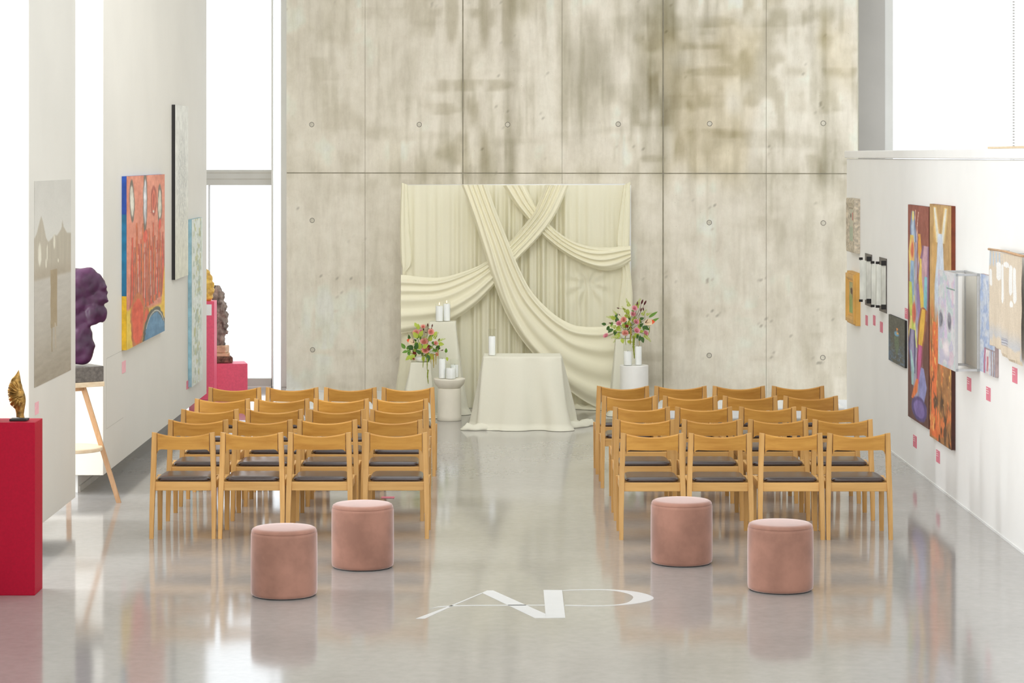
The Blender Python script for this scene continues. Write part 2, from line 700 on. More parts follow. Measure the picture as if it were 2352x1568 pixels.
# white skirting along its foot, and two low white plinths either side of the ceremony place
structure(prism('baseboard_back', [W3(0, 0, 0.03), W3(WL, 0, 0.03), W3(WL, 0, -0.011), W3(0, 0, -0.011)], 0, 0.12, M['white']))
for nm, xa, xb, hh, lab in (('low_plinth', -2.62, -1.42, 0.115, 'long low white plinth along the concrete wall behind the chairs left of the altar'),
                            ('low_plinth', 1.62, 3.72, 0.115, 'long low white plinth along the concrete wall behind the chairs right of the altar')):
    ya = 26.42
    yb = min(WA.y + WM * (xa - WA.x), WA.y + WM * (xb - WA.x)) - 0.06
    t = thing(nm, lab, 'plinth', ((xa + xb) / 2, (ya + yb) / 2, 0))
    box('body', xa + 0.01, xb - 0.01, ya + 0.01, yb, 0, hh - 0.02, M['white'], t)
    box('top_board', xa, xb, ya, yb, hh - 0.02, hh, M['white'], t, bev=0.003)

# free-standing display walls on the left
PX = -3.44


def pier(y0, y1):
    p = structure(box('wall_left', PX - 0.62, PX, y0, y1, 0.17, ZC, M['pier'], bev=0.004))
    b = structure(box('baseboard_left', PX - 0.55, PX - 0.25, y0 + 0.18, y1 - 0.18, 0, 0.17, M['white']))
    return p, b


pier(11.5, 16.0)
pier1, _ = pier(17.23, 19.08)
pier2, base2 = pier(20.4, 27.4)
box('trim', PX - 0.25, PX - 0.235, 20.6, 27.2, 0.0, 0.05, M['light_grey'], base2)
# access hatch in the long display wall: a hairline frame
for (ya, yb, za, zb) in ((20.55, 21.55, 1.15, 1.154), (20.55, 20.556, 0.55, 1.15), (20.55, 21.45, 0.546, 0.55)):
    box('hatch_joint', PX, PX + 0.0012, ya, yb, za, zb, M['seam'], pier2)
# small grey socket slot at the far end of the long display wall
box('slot', PX, PX + 0.006, 26.93, 27.0, 1.32, 1.45, M['light_grey'], pier2)

# outer left facade: end piece, glazed door bay at the back
structure(box('wall_left_end', -4.9, -4.12, 27.4, 30.3, 0, ZC, M['pier']))
DY = 30.0
dx = lambda px: (px - CX) * DY / F
dz = lambda py: H - (py - HY) * DY / F
win1 = structure(box('window_1', dx(646), dx(646) + 0.30, DY - 0.06, DY + 0.12, 0, ZC, M['white'], bev=0.004))
box('stile', dx(624), dx(624) + 0.02, DY - 0.05, DY + 0.07, 0, ZC, M['white'], win1)
box('pane', dx(624) + 0.02, dx(646), DY, DY + 0.012, 0, ZC, M['pane'], win1)  # glass added in the jamb's place, so its glare shows as bright sky
tr = box('transom', -4.15, dx(624), DY - 0.05, DY + 0.07, dz(425), dz(390), M['light_grey'], win1)
for zz in (dz(397), dz(411)):
    box('transom_joint', -4.15, dx(624), DY - 0.052, DY - 0.05, zz - 0.004, zz + 0.004, M['seam'], win1)
box('bottom_rail', -4.15, dx(626), DY - 0.05, DY + 0.07, dz(885), dz(868), M['light_grey'], win1, bev=0.003)
box('sill', -4.15, dx(626), DY - 0.05, DY + 0.07, 0.0, dz(885), M['white'], win1)
box('stile', dx(480), dx(480) + 0.008, DY - 0.05, DY + 0.07, dz(868), dz(425), M['grey_metal'], win1)
box('pane', -4.15, dx(624), DY, DY + 0.012, dz(868), dz(425), M['pane'], win1)
box('pane', -4.15, dx(624), DY, DY + 0.012, dz(390), ZC, M['pane'], win1)

# gallery partition on the right with its cap
RX = 3.75
wall_right = structure(box('wall_right', RX, RX + 0.22, 9.0, 26.45, 0.0, 2.86, M['wall'], bev=0.006))
structure(box('trim_1', RX - 0.022, RX + 0.24, 9.0, 26.47, 2.868, 2.945, M['wall'], bev=0.006))
structure(box('baseboard_right', RX - 0.006, RX - 0.0005, 9.0, 26.44, 0.0, 0.018, M['white']))

# aisle behind the partition: grey pillar, tall window, slotted white post
QY = 27.75
qx = lambda px, d=QY: (px - CX) * d / F
wrp = structure(box('wall_right_pillar', qx(1968), qx(2033), QY, QY + 0.5, 0, ZC, M['grey_metal'], bev=0.004))
win2 = structure(box('window_2', qx(2033), qx(2052), QY + 0.02, QY + 0.45, 0, ZC, M['light_grey'], bev=0.003))
box('pane', qx(2052), qx(2345), QY + 0.3, QY + 0.312, 0.0, ZC, M['pane'], win2)
structure(box('wall_right_aisle', qx(2336), qx(2336) + 1.2, QY + 0.05, QY + 0.4, 0, ZC, M['wall']))
structure(box('wall_right_outer', 7.1, 7.3, 0.0, 28.2, 0.0, 1.0, M['wall']))
sp = thing('slotted_post', 'slotted white steel post beside the tall window above the partition', 'post', (qx(2326), QY - 0.02, 0))
box('rail', qx(2321), qx(2332), QY - 0.04, QY + 0.0, 0, 5.6, M['white'], sp, bev=0.002)
bm = bmesh.new()
z = 2.6
while z < 5.5:
    add_box(bm, qx(2325) - 0.003, qx(2328) + 0.003, QY - 0.0415, QY - 0.039, z, z + 0.015)
    z += 0.0333
o = bm_obj('slot', bm, M['grey_metal'], sp)
o['kind'] = 'stuff'

# a beige board with a grey clip lying on top of the partition
yb = 17.6
bd = thing('shelf_board', 'beige board with a small grey clip lying on the partition top', 'board', (RX + 0.2, 17.6, 2.946))
box('board', RX - 0.02, RX + 0.50, 17.2, 18.6, 2.9455, 2.962, M['birch_x'], bd, bev=0.002)
box('clip', RX + 0.0, RX + 0.02, 17.17, 17.199, 2.9455, 2.968, M['alu_corner'], bd)

# unseen ceiling; its opening over the hall is added to let sky light in
ceil = structure(box('ceiling', -4.2, -1.7, 6.0, 30.4, ZC, ZC + 0.25, M['ceiling']))
box('ceiling_field', 1.7, 7.3, 6.0, 30.4, ZC, ZC + 0.25, M['ceiling'], ceil)
box('ceiling_field', -1.7, 1.7, 25.0, 30.4, ZC, ZC + 0.25, M['ceiling'], ceil)
box('ceiling_field', -1.7, 1.7, 6.0, 11.0, ZC, ZC + 0.25, M['ceiling'], ceil)

# lettering laid on the floor
def floor_poly(name, pts, parent):
    bm = bmesh.new()
    n = len(pts)
    fl = [floor_at(*p) for p in pts]
    lo = [bm.verts.new((p.x, p.y, 0.0002)) for p in fl]
    hi = [bm.verts.new((p.x, p.y, 0.0012)) for p in fl]
    bm.faces.new(hi)
    for i in range(n):
        bm.faces.new((lo[i], lo[(i + 1) % n], hi[(i + 1) % n], hi[i]))
    bmesh.ops.triangulate(bm, faces=[f for f in bm.faces if len(f.verts) > 4])
    return bm_obj(name, bm, M['floor_mark'], parent)


def zz(x, y):
    return (930 + x / 3.92, 1330 + y / 3.92)


c0 = floor_at(1230, 1387)
mono = thing('floor_monogram', 'white interlaced letters A and D laid on the floor between the stools', 'lettering', (c0.x, c0.y, 0))
floor_poly('letter_stroke', [zz(*p) for p in ((98, 354), (180, 354), (430, 240), (700, 126), (690, 122), (420, 234))], mono)
floor_poly('letter_stroke', [zz(*p) for p in ((694, 122), (740, 101), (795, 101), (1268, 312), (1268, 349), (1170, 349))], mono)
floor_poly('letter_stroke', [zz(*p) for p in ((1248, 97), (1415, 97), (1444, 347), (1268, 349))], mono)
outer = [(1418, 99), (1600, 92), (1800, 91), (1950, 98), (2080, 113), (2180, 135), (2238, 163), (2220, 187), (2120, 212), (2000, 228), (1850, 238), (1700, 242), (1441, 237)]
inner = [(1441, 231), (1700, 236), (1840, 233), (1950, 222), (2020, 202), (2055, 165), (2030, 138), (1950, 114), (1860, 101), (1750, 96), (1600, 97), (1418, 103)]
bm = bmesh.new()
vo = [bm.verts.new((*floor_at(*zz(*p)).xy, 0.0012)) for p in outer]
inn = list(reversed(inner))
# match counts by resampling the inner edge
def resample(pts, n):
    L = [0]
    for a, b in zip(pts[:-1], pts[1:]):
        L.append(L[-1] + math.dist(a, b))
    res = []
    for k in range(n):
        t = L[-1] * k / (n - 1)
        i = max(j for j in range(len(L)) if L[j] <= t + 1e-9)
        i = min(i, len(pts) - 2)
        f = (t - L[i]) / max(1e-9, L[i + 1] - L[i])
        res.append(tuple(pts[i][q] + (pts[i + 1][q] - pts[i][q]) * f for q in range(len(pts[0]))))
    return res


bm.free()


def catmull(pts, n):
    pts = [np.array(p, float) for p in pts]
    P = [2 * pts[0] - pts[1]] + pts + [2 * pts[-1] - pts[-2]]
    m = len(pts) - 1
    out = []
    for k in range(n):
        t = m * k / (n - 1)
        i = min(int(t), m - 1)
        f = t - i
        p0, p1, p2, p3 = P[i:i + 4]
        out.append(0.5 * (2 * p1 + (p2 - p0) * f + (2 * p0 - 5 * p1 + 4 * p2 - p3) * f * f + (3 * p1 - p0 - 3 * p2 + p3) * f ** 3))
    return out


bm = bmesh.new()
oo = [floor_at(*zz(*p)) for p in catmull(outer, 49)]
ii = [floor_at(*zz(*p)) for p in catmull(inn, 49)]
ov = [bm.verts.new((p.x, p.y, 0.0012)) for p in oo]
iv = [bm.verts.new((p.x, p.y, 0.0012)) for p in ii]
for k in range(48):
    bm.faces.new((ov[k], ov[k + 1], iv[k + 1], iv[k]))
o = bm_obj('letter_stroke', bm, M['floor_mark'], mono)
sol = o.modifiers.new('Solidify', 'SOLIDIFY')
sol.thickness = 0.001
floor_poly('letter_stroke', [zz(*p) for p in ((218, 266), (300, 252), (420, 243), (600, 238), (1258, 235), (1258, 230), (600, 232), (420, 236), (300, 246))], mono)
# ------------------------------------------------------------------ chairs
def make_chair():
    t = thing('dining_chair', '', 'chair', (0, 0, 0))
    # rear legs run up into the back
    for s in (-1, 1):
        bm = bmesh.new()
        prof = [(0.2350, -0.222, 0.0, 0.030, 0.034), (0.2345, -0.200, 0.20, 0.034, 0.040), (0.2305, -0.178, 0.40, 0.038, 0.046),
                (0.2270, -0.172, 0.52, 0.038, 0.042), (0.2225, -0.174, 0.66, 0.040, 0.034), (0.2175, -0.182, 0.800, 0.039, 0.026)]
        rings = [rect_ring(s * x, y, z, wx, wy) for (x, y, z, wx, wy) in prof]
        top = rings[-1]
        inn = 0 if s > 0 else 1
        rings[-1] = [(p[0], p[1], p[2] - (0.006 if (p[0] * s) < 0.2175 else 0.0)) for p in top]
        add_loft(bm, rings)
        es = [e for e in bm.edges if abs(e.verts[0].co.z - e.verts[1].co.z) > 0.05]
        bmesh.ops.bevel(bm, geom=es, offset=0.004, segments=2, affect='EDGES')
        bm_obj('back_leg', bm, M['wood'], t)
    for s in (-1, 1):
        bm = bmesh.new()
        add_loft(bm, [rect_ring(s * 0.2345, 0.215, 0, 0.032, 0.032), rect_ring(s * 0.2335, 0.215, 0.425, 0.040, 0.036)])
        es = [e for e in bm.edges if abs(e.verts[0].co.z - e.verts[1].co.z) > 0.05]
        bmesh.ops.bevel(bm, geom=es, offset=0.004, segments=2, affect='EDGES')
        bm_obj('front_leg', bm, M['wood'], t)
    # curved backrest
    bm = bmesh.new()
    w, n = 0.1985, 24
    front, back = [], []
    rows = []
    us = sorted([-1 + 2 * i / n for i in range(n + 1)] + [-0.984, 0.984])
    for u in us:
        x = u * w
        e = (1 - abs(u)) * w          # distance from the post
        fil = 0.0
        if e < 0.034:
            fil = 0.034 - math.sqrt(max(0, 0.034 ** 2 - (0.034 - e) ** 2))
        zb = 0.672 - fil - 0.003 * (1 - u * u)
        zt = 0.793 - 0.025 * (1 - u * u)
        yb = -0.186 - 0.026 * (1 - u * u)
        th = 0.020
        lean = -0.010
        rows.append([(x, yb, zb), (x, yb + lean * 0.5, (zb + zt) / 2), (x, yb + lean, zt - 0.008), (x, yb + lean + 0.009, zt), (x, yb + th + lean - 0.003, zt),
                     (x, yb + th + lean, zt - 0.003), (x, yb + th, zb)])
    add_loft(bm, rows)
    bm.normal_update()
    for f in bm.faces:
        if f.normal.z > 0.5:
            f.material_index = 1
        elif abs(f.calc_center_median().x) > 0.984 * w and abs(f.normal.x) < 0.9:
            f.material_index = 2
    bm_obj('backrest', bm, [M['veneer'], M['wood_x'], M['wood_seam']], t)
    # seat rails
    for nm, x0, x1, y0, y1, z0, z1 in (('back_rail', -0.213, 0.213, -0.190, -0.166, 0.358, 0.424), ('front_rail', -0.214, 0.214, 0.204, 0.228, 0.360, 0.424)):
        box(nm, x0, x1, y0, y1, z0, z1, M['wood_x'], t, bev=0.003)
    for s in (-1, 1):
        bm = bmesh.new()
        add_box(bm, s * 0.232 - 0.012, s * 0.232 + 0.012, -0.155, 0.198, 0.364, 0.428, 0.003)
        bm_obj('side_rail', bm, M['wood'], t)
    # leather cushion, softly crowned
    bm = bmesh.new()
    A, B, cy = 0.200, 0.196, 0.020
    rings = []
    N = 48
    for (k, z) in ((0.93, 0.424), (0.99, 0.432), (1.0, 0.442), (0.975, 0.451), (0.92, 0.457), (0.75, 0.4605), (0.45, 0.462), (0.15, 0.4625)):
        r = []
        for i in range(N):
            a = 2 * math.pi * i / N
            c, s_ = math.cos(a), math.sin(a)
            p = 2 / 9
            x = math.copysign(abs(c) ** p, c) * A * k
            y = math.copysign(abs(s_) ** p, s_) * B * k
            r.append((x * (1 - 0.03 * (y / B)), cy + y, z))
        rings.append(r)
    add_loft(bm, rings)
    bm_obj('seat_cushion', bm, M['leather'], t, smooth=True)
    return t


chair0 = make_chair()
L6 = lambda a: 320 + a / 3.36
R7 = lambda a: 1350 + a / 3.136
rows_left = [(455, [(103, 577), (632, 1105), (1155, 1628), (1745, 2217)]), (356, [(238, 690), (725, 1178), (1218, 1670), (1730, 2180)]),
             (275, [(330, 762), (828, 1262), (1310, 1742), (1785, 2212)]), (193, [(435, 850), (905, 1320), (1352, 1770), (1793, 2207)]),
             (105, [(540, 933), (980, 1378), (1432, 1826), (1877, 2270)])]
rows_right = [(430, [(247, 682), (735, 1170), (1245, 1683), (1732, 2168)]), (330, [(203, 622), (685, 1103), (1168, 1583), (1620, 2040)]),
              (240, [(187, 585), (635, 1032), (1096, 1494), (1545, 1942)]), (160, [(108, 490), (546, 928), (978, 1360), (1413, 1797)]),
              (88, [(72, 433), (487, 850), (907, 1270), (1332, 1697)])]
row_name = ['row nearest the stools', 'second row from the stools', 'middle row', 'second row from the altar', 'row nearest the altar']
seat_name = ['beside the aisle', 'second from the aisle', 'third from the aisle', 'farthest from the aisle']
DTOP = 18.06
first = True
rc = random.Random(3)
for side, rows, fx, sc in (('left', rows_left, L6, 3.36), ('right', rows_right, R7, 3.136)):
    for r, (ty, xs) in enumerate(rows):
        off = 860 + ty / sc - HY
        d = DTOP * 638.5 / off
        XS = [((fx(xa) + fx(xb)) / 2 - CX) / F * (d + 0.04) for xa, xb in xs]
        for _ in range(30):                      # neighbours keep a hand's breadth of clearance
            for i in range(3):
                gap = XS[i + 1] - XS[i]
                if gap < 0.5125:
                    XS[i] -= (0.513 - gap) / 2
                    XS[i + 1] += (0.513 - gap) / 2
        for i, (xa, xb) in enumerate(xs):
            X = XS[i]
            pos = seat_name[3 - i] if side == 'left' else seat_name[i]
            lab = f'oak chair {side} of the aisle, {row_name[r]}, {pos}'
            rz = rc.uniform(-0.006, 0.006)
            loc = (X, d + 0.222, 0)
            if first:
                chair0.location = loc
                chair0['label'] = lab
                chair0['group'] = 'oak chairs left of the aisle'
                first = False
            else:
                dup(chair0, loc, rz, lab, f'oak chairs {side} of the aisle')

# ------------------------------------------------------------------ velvet stools
def make_stool():
    t = thing('pouf_stool', '', 'stool')
    R = 0.2185
    bm = bmesh.new()
    add_lathe(bm, [(R - 0.012, 0.006), (R - 0.003, 0.012), (R, 0.03), (R + 0.001, 0.2), (R, 0.40), (R - 0.003, 0.418)], n=64, caps=True)
    bm_obj('side_cover', bm, M['velvet'], t, smooth=True)
    bm = bmesh.new()
    add_lathe(bm, [(R - 0.006, 0.416), (R - 0.004, 0.424), (R - 0.010, 0.436), (R - 0.022, 0.443), (R - 0.05, 0.446), (0.1, 0.448), (0.02, 0.4485)], n=64)
    bm_obj('seat_top', bm, M['velvet'], t, smooth=True)
    bm = bmesh.new()
    add_lathe(bm, [(R - 0.014, 0.0), (R - 0.014, 0.008)], n=48)
    bm_obj('base', bm, M['dark'], t)
    return t


stool0 = make_stool()
spots = [(652.5, 15.78, 'blush velvet stool left of the floor lettering, the one farther from it'),
         (833, 16.86, 'blush velvet stool in front'),
         (1565.5, 17.03, 'blush velvet stool right of the lettering, closer to the aisle and the chairs'),
         (1792.5, 15.98, 'blush velvet stool right of the lettering, closer to the art wall')]
spots[0] = (652.5, 15.78, 'blush velvet stool on the crimson pedestal side, the one closer to the pedestal')
spots[1] = (833, 16.86, 'blush velvet stool on the crimson pedestal side, closer to the aisle and chairs')
for i, (px, d, lab) in enumerate(spots):
    loc = ((px - CX) / F * d, d, 0)
    if i == 0:
        stool0.location = loc
        stool0['label'] = lab
        stool0['group'] = 'blush velvet stools'
    else:
        dup(stool0, loc, random.uniform(0, 6), lab, 'blush velvet stools')
c0 = floor_at(891, 1142.5)
card = thing('floor_card', 'slim pink card lying on the floor behind the stool nearest the aisle', 'card', (c0.x, c0.y, 0))
box('card', c0.x - 0.055, c0.x + 0.055, c0.y - 0.05, c0.y + 0.05, 0.0003, 0.003, M['pink_card'], card)
# ------------------------------------------------------------------ fabric backdrop
def Z5(pts):
    return [(880 + x / 2.45, 380 + y / 2.45) for x, y in pts]


def swag(name, A, B, d0, parent, nf=6, amp=0.035, bulge=0.05, nu=90, nv=72, gather=1.0, seed=0, mat=None):
    a, b = np.array(catmull(A, nu)), np.array(catmull(B, nu))
    U, V = np.meshgrid(np.linspace(0, 1, nu), np.linspace(0, 1, nv), indexing='ij')
    Vw = V ** gather
    px = a[:, None, 0] * (1 - V) + b[:, None, 0] * V
    py = a[:, None, 1] * (1 - V) + b[:, None, 1] * V
    ph = 0.7 * (fbm(U * 1.6 + seed, V * 1.2 + seed * 2, 200 + seed, 2) - 0.5)
    w1 = 0.5 + 0.5 * np.cos(2 * np.pi * (nf * (Vw + ph * 0.35)))
    w2 = 0.5 + 0.5 * np.cos(2 * np.pi * (nf * 1.73 * (Vw + ph * 0.25) + 0.3))
    fold = 0.86 * w1 ** 1.2 + 0.14 * w2
    mod = 0.55 + 0.6 * fbm(U * 1.2 + 7, V * 3, 230 + seed, 2)
    edge = np.minimum(V, 1 - V)
    d = d0 - bulge * smoothstep(0, 0.12, edge) - amp * fold * mod * smoothstep(0, 0.08, edge)
    P = np.stack([(px - CX) * d / F, d, H - (py - HY) * d / F], -1)
    return grid_mesh(name, P, None, mat or M['cream2'], parent)


BD = 27.50
bd = thing('fabric_backdrop', 'cream draped fabric backdrop with crossed swags in front of the concrete wall', 'backdrop', (at(1185, 600, BD).x, BD, 0))
top_l, top_r = at(926, 427, BD), at(1446, 425, BD)
bm = bmesh.new()
add_tube(bm, [top_l, top_r], 0.016, 12)
bm_obj('top_pole', bm, M['white'], bd, smooth=True)
for p in (top_l, top_r):
    bm = bmesh.new()
    add_tube(bm, [(p.x, p.y + 0.02, 0.0), (p.x, p.y + 0.02, p.z)], 0.018, 12)
    bm_obj('post', bm, M['white'], bd, smooth=True)
    box('foot_plate', p.x - 0.15, p.x + 0.15, p.y - 0.05, p.y + 0.13, 0.0005, 0.012, M['white'], bd, bev=0.002)
# back curtain with vertical folds, in front of the pole
nx, nz = 420, 90
X, T = np.meshgrid(np.linspace(at(924, 0, BD).x, at(1444, 0, BD).x, nx), np.linspace(0, 1, nz))
pxg = X / BD * F + CX
heavy = smoothstep(1010, 1160, pxg) * (1 - smoothstep(1300, 1340, pxg)) + 0.35
wob = 0.02 * (fbm(X * 2, T * 2.0, 301, 2) - 0.5) * T
f = (0.020 * np.sin(2 * np.pi * (X + wob) / 0.132 + 0.6) + 0.013 * np.sin(2 * np.pi * (X + wob) / 0.083 + 2 * np.sin(X * 3)) + 0.010 * np.sin(2 * np.pi * X / 0.31 + T * 0.5))
sharp = np.abs(f) ** 0.8 * np.sign(f) * 2.0
zt = at(0, 427, BD).z + 0.012
wt = smoothstep(0.0, 0.12, T)
Y = BD - 0.055 - 0.30 * heavy * sharp * (0.35 + 0.65 * wt) - 0.03 * T
pc = at(1350, 650, BD)
Zg = zt * (1 - T) + 0.004 * T
rr = np.hypot(X - pc.x, (Zg - pc.z) * 0.8)
th = np.arctan2(Zg - pc.z, X - pc.x)
Y = Y - 0.020 * np.cos(9 * th + 1.0) * np.exp(-((rr - 0.16) / 0.14) ** 2) * 0.8 + 0.03 * np.exp(-(rr / 0.05) ** 2)
grid_mesh('back_curtain', np.stack([X, Y, Zg], -1), None, M['cream'], bd)
# side falls wrapped around the posts
swag('side_drape', [(922, 419), (919, 500), (920, 590), (924, 628), (919, 700), (922, 770), (916, 840), (908, 900), (904, 949)],
     [(936, 424), (941, 520), (946, 600), (931, 632), (938, 700), (948, 780), (950, 860), (955, 949)], BD - 0.10, bd, 2, 0.014, 0.03, seed=3, mat=M['cream'])
swag('side_drape', [(1432, 425), (1421, 500), (1416, 560), (1428, 620), (1420, 700), (1414, 780), (1416, 860), (1415, 949)],
     [(1448, 417), (1447, 500), (1446, 590), (1451, 650), (1453, 690), (1448, 780), (1446, 860), (1446, 949)], BD - 0.10, bd, 2, 0.018, 0.03, seed=4, mat=M['cream'])
# three swags, the rearmost first
swag('swag', Z5([(800, 112), (850, 210), (930, 322), (1010, 392), (1100, 438), (1220, 461), (1392, 452)]),
     Z5([(672, 112), (750, 230), (850, 345), (900, 400), (1000, 482), (1120, 552), (1240, 590), (1330, 578), (1394, 536)]), BD - 0.16, bd, 4, 0.04, 0.05, seed=5)
swag('swag', Z5([(912, 108), (850, 255), (770, 365), (700, 440), (580, 540), (450, 598), (300, 631), (100, 614)]),
     Z5([(1045, 112), (970, 275), (880, 400), (760, 525), (640, 660), (500, 800), (330, 900), (100, 945)]), BD - 0.22, bd, 5, 0.045, 0.06, gather=0.75, seed=6)
swag('swag', Z5([(585, 108), (640, 265), (700, 415), (760, 565), (830, 700), (920, 800), (1010, 868), (1100, 903), (1240, 905), (1330, 870)]),
     Z5([(440, 108), (500, 270), (560, 455), (620, 650), (690, 830), (780, 980), (900, 1120), (1030, 1250), (1180, 1350), (1330, 1388)]), BD - 0.30, bd, 5, 0.05, 0.06, gather=0.8, seed=7)
# the hem gathered on the floor
def floor_fold(name, pts, w, h, parent, mat, seed):
    bm = bmesh.new()
    C = [floor_at(*p) for p in catmull(pts, 26)]
    rings = []
    for i, c in enumerate(C):
        t = i / (len(C) - 1)
        d = (C[min(i + 1, 25)] - C[max(i - 1, 0)]).normalized()
        nrm = Vector((-d.y, d.x, 0))
        e = min(1, 4 * t + 0.12, 4 * (1 - t) + 0.12)
        ww = w * e * (0.75 + 0.5 * mnoise.noise(Vector((t * 6, seed, 0))))
        r = []
        for k in range(20):
            a = 2 * math.pi * k / 20
            hh = h * e * max(0.1, math.sin(a)) * (0.8 + 0.7 * mnoise.noise(Vector((math.cos(a) * 2.2, t * 7, seed)))) if math.sin(a) > 0 else 0.0
            r.append(c + nrm * math.cos(a) * ww + Vector((0, 0, 0.002 + max(0, hh))))
        rings.append(r)
    add_loft(bm, rings)
    return bm_obj(name, bm, mat, parent, smooth=True)


floor_fold('hem_fold', [(1296, 939), (1325, 939), (1350, 940), (1375, 941), (1395, 941)], 0.10, 0.06, bd, M['cream'], 1.5)

# ------------------------------------------------------------------ cloth covered plinths and table
def drape(name, parent, x0, x1, y0, y1, z, flare, nf, amp, mat, seed=0, foot=0.03, N=160, nt=30, power=1.15):
    """cloth falling from a rectangle; flare(dx,dy)->outward spread at the floor"""
    per = []
    w, d = x1 - x0, y1 - y0
    L = 2 * (w + d)
    cx, cy = (x0 + x1) / 2, (y0 + y1) / 2
    for i in range(N):
        s = L * i / N
        if s < w:
            p, nr = (x0 + s, y0), (0, -1)
        elif s < w + d:
            p, nr = (x1, y0 + s - w), (1, 0)
        elif s < 2 * w + d:
            p, nr = (x1 - (s - w - d), y1), (0, 1)
        else:
            p, nr = (x0, y1 - (s - 2 * w - d)), (-1, 0)
        # soften the normals near the corners
        v = Vector(((p[0] - cx) / (w / 2), (p[1] - cy) / (d / 2)))
        q = 7
        nn = Vector((math.copysign(abs(v.x) ** q, v.x), math.copysign(abs(v.y) ** q, v.y)))
        nn.normalize()
        per.append((p, nn, s / L))
    rings = []
    k0 = 0.012
    for (ins, dz) in ((0.05, 0.0), (0.006, 0.0), (0.0, -0.006)):
        rings.append([(p[0] - n.x * ins * min(w, d), p[1] - n.y * ins * min(w, d), z + dz) for p, n, s in per])
    for j in range(1, nt + 1):
        t = j / nt
        zz_ = (z - 0.006) * (1 - t)
        ring = []
        for p, n, s in per:
            fl = flare(n.x, n.y)
            ph = mnoise.noise(Vector((s * 5, seed, t * 0.7))) * 1.2
            fo = math.cos(2 * math.pi * (nf * s) + ph * 3 + seed)
            fo = math.copysign(abs(fo) ** 0.8, fo)
            o = fl * t ** power + amp * fo * (0.12 + 0.88 * t) * (0.5 + 0.9 * abs(mnoise.noise(Vector((s * 9, seed + 4, 0))))) + amp * 0.6 * t
            lift = 0.0
            if j >= nt - 1:
                o += foot * (j - nt + 2) / 2 * (1 + 0.8 * mnoise.noise(Vector((s * 16, seed, 2))))
                lift = 0.014 if j == nt - 1 else 0.003
            ring.append((p[0] + n.x * o, p[1] + n.y * o, max(zz_, 0.004) + (lift if j == nt - 1 else 0)))
        rings.append(ring)
    bm = bmesh.new()
    vr = [[bm.verts.new(p) for p in r] for r in rings]
    for a, b in zip(vr[:-1], vr[1:]):
        for i in range(N):
            bm.faces.new((a[i], a[(i + 1) % N], b[(i + 1) % N], b[i]))
    bm.faces.new(vr[0])
    o = bm_obj(name, bm, mat, parent, smooth=True)
    return o


TX0, TX1, TY0, TY1, TZ = -0.253, 0.575, 25.32, 25.80, 0.765
tb = thing('ceremony_table', 'cloth-covered altar table in ivory fabric standing before the cream backdrop', 'table', ((TX0 + TX1) / 2, (TY0 + TY1) / 2, 0))
drape('tablecloth', tb, TX0, TX1, TY0, TY1, TZ, lambda a, b: 0.06 * abs(b) * (b < 0) + 0.04 * abs(b) * (b > 0) + (0.06 if a > 0 else 0.05) * abs(a), 6, 0.085, M['ivory'], 2, power=1.0)
box('table_top', TX0 + 0.01, TX1 - 0.01, TY0 + 0.01, TY1 - 0.01, TZ - 0.03, TZ - 0.006, M['white'], tb)
for sx in (TX0 + 0.05, TX1 - 0.05):
    for sy in (TY0 + 0.05, TY1 - 0.05):
        box('leg', sx - 0.02, sx + 0.02, sy - 0.02, sy + 0.02, 0, TZ - 0.03, M['white'], tb)
floor_fold('cloth_tail', [(1148, 982), (1125, 985), (1098, 987), (1075, 987), (1058, 986)], 0.10, 0.075, tb, M['ivory'], 0.3)
floor_fold('cloth_tail', [(1285, 984), (1305, 983), (1328, 980), (1350, 976), (1368, 974)], 0.10, 0.075, tb, M['ivory'], 3.3)
floor_fold('cloth_tail', [(1118, 988), (1150, 988), (1175, 986), (1205, 987)], 0.05, 0.03, tb, M['ivory'], 5.3)

tp = thing('draped_plinth', 'tall narrow plinth under ivory cloth carrying two pillar candles before the backdrop', 'plinth', (-0.724, 26.93, 0))
drape('cloth_cover', tp, -0.872, -0.577, 26.80, 27.06, 1.03, lambda a, b: 0.05 * abs(b) * (b < 0) + 0.13 * abs(a), 6, 0.014, M['ivory'], 5, N=110)
box('column', -0.86, -0.59, 26.82, 27.05, 0, 1.02, M['white'], tp)
fp = thing('draped_plinth', 'low plinth under ivory cloth with flower bowl beside the round mushroom table', 'plinth', (-0.953, 26.51, 0))
drape('cloth_cover', fp, -1.065, -0.843, 26.40, 26.62, 0.612, lambda a, b: 0.04 * abs(b) * (b < 0) + 0.14 * abs(a) * (1 if a < 0 else 0.3), 5, 0.014, M['ivory'], 8, N=100)
box('column', -1.055, -0.853, 26.41, 26.61, 0, 0.602, M['white'], fp)
rp = thing('draped_plinth', 'plinth under ivory cloth holding the right flower arrangement behind the round white drum', 'plinth', (1.32, 26.72, 0))
drape('cloth_cover', rp, 1.205, 1.435, 26.62, 26.84, 0.854, lambda a, b: 0.04 * abs(b) * (b < 0) + 0.07 * abs(a) * (a < 0), 5, 0.014, M['ivory'], 11, N=100)
box('column', 1.215, 1.425, 26.63, 26.83, 0, 0.844, M['white'], rp)

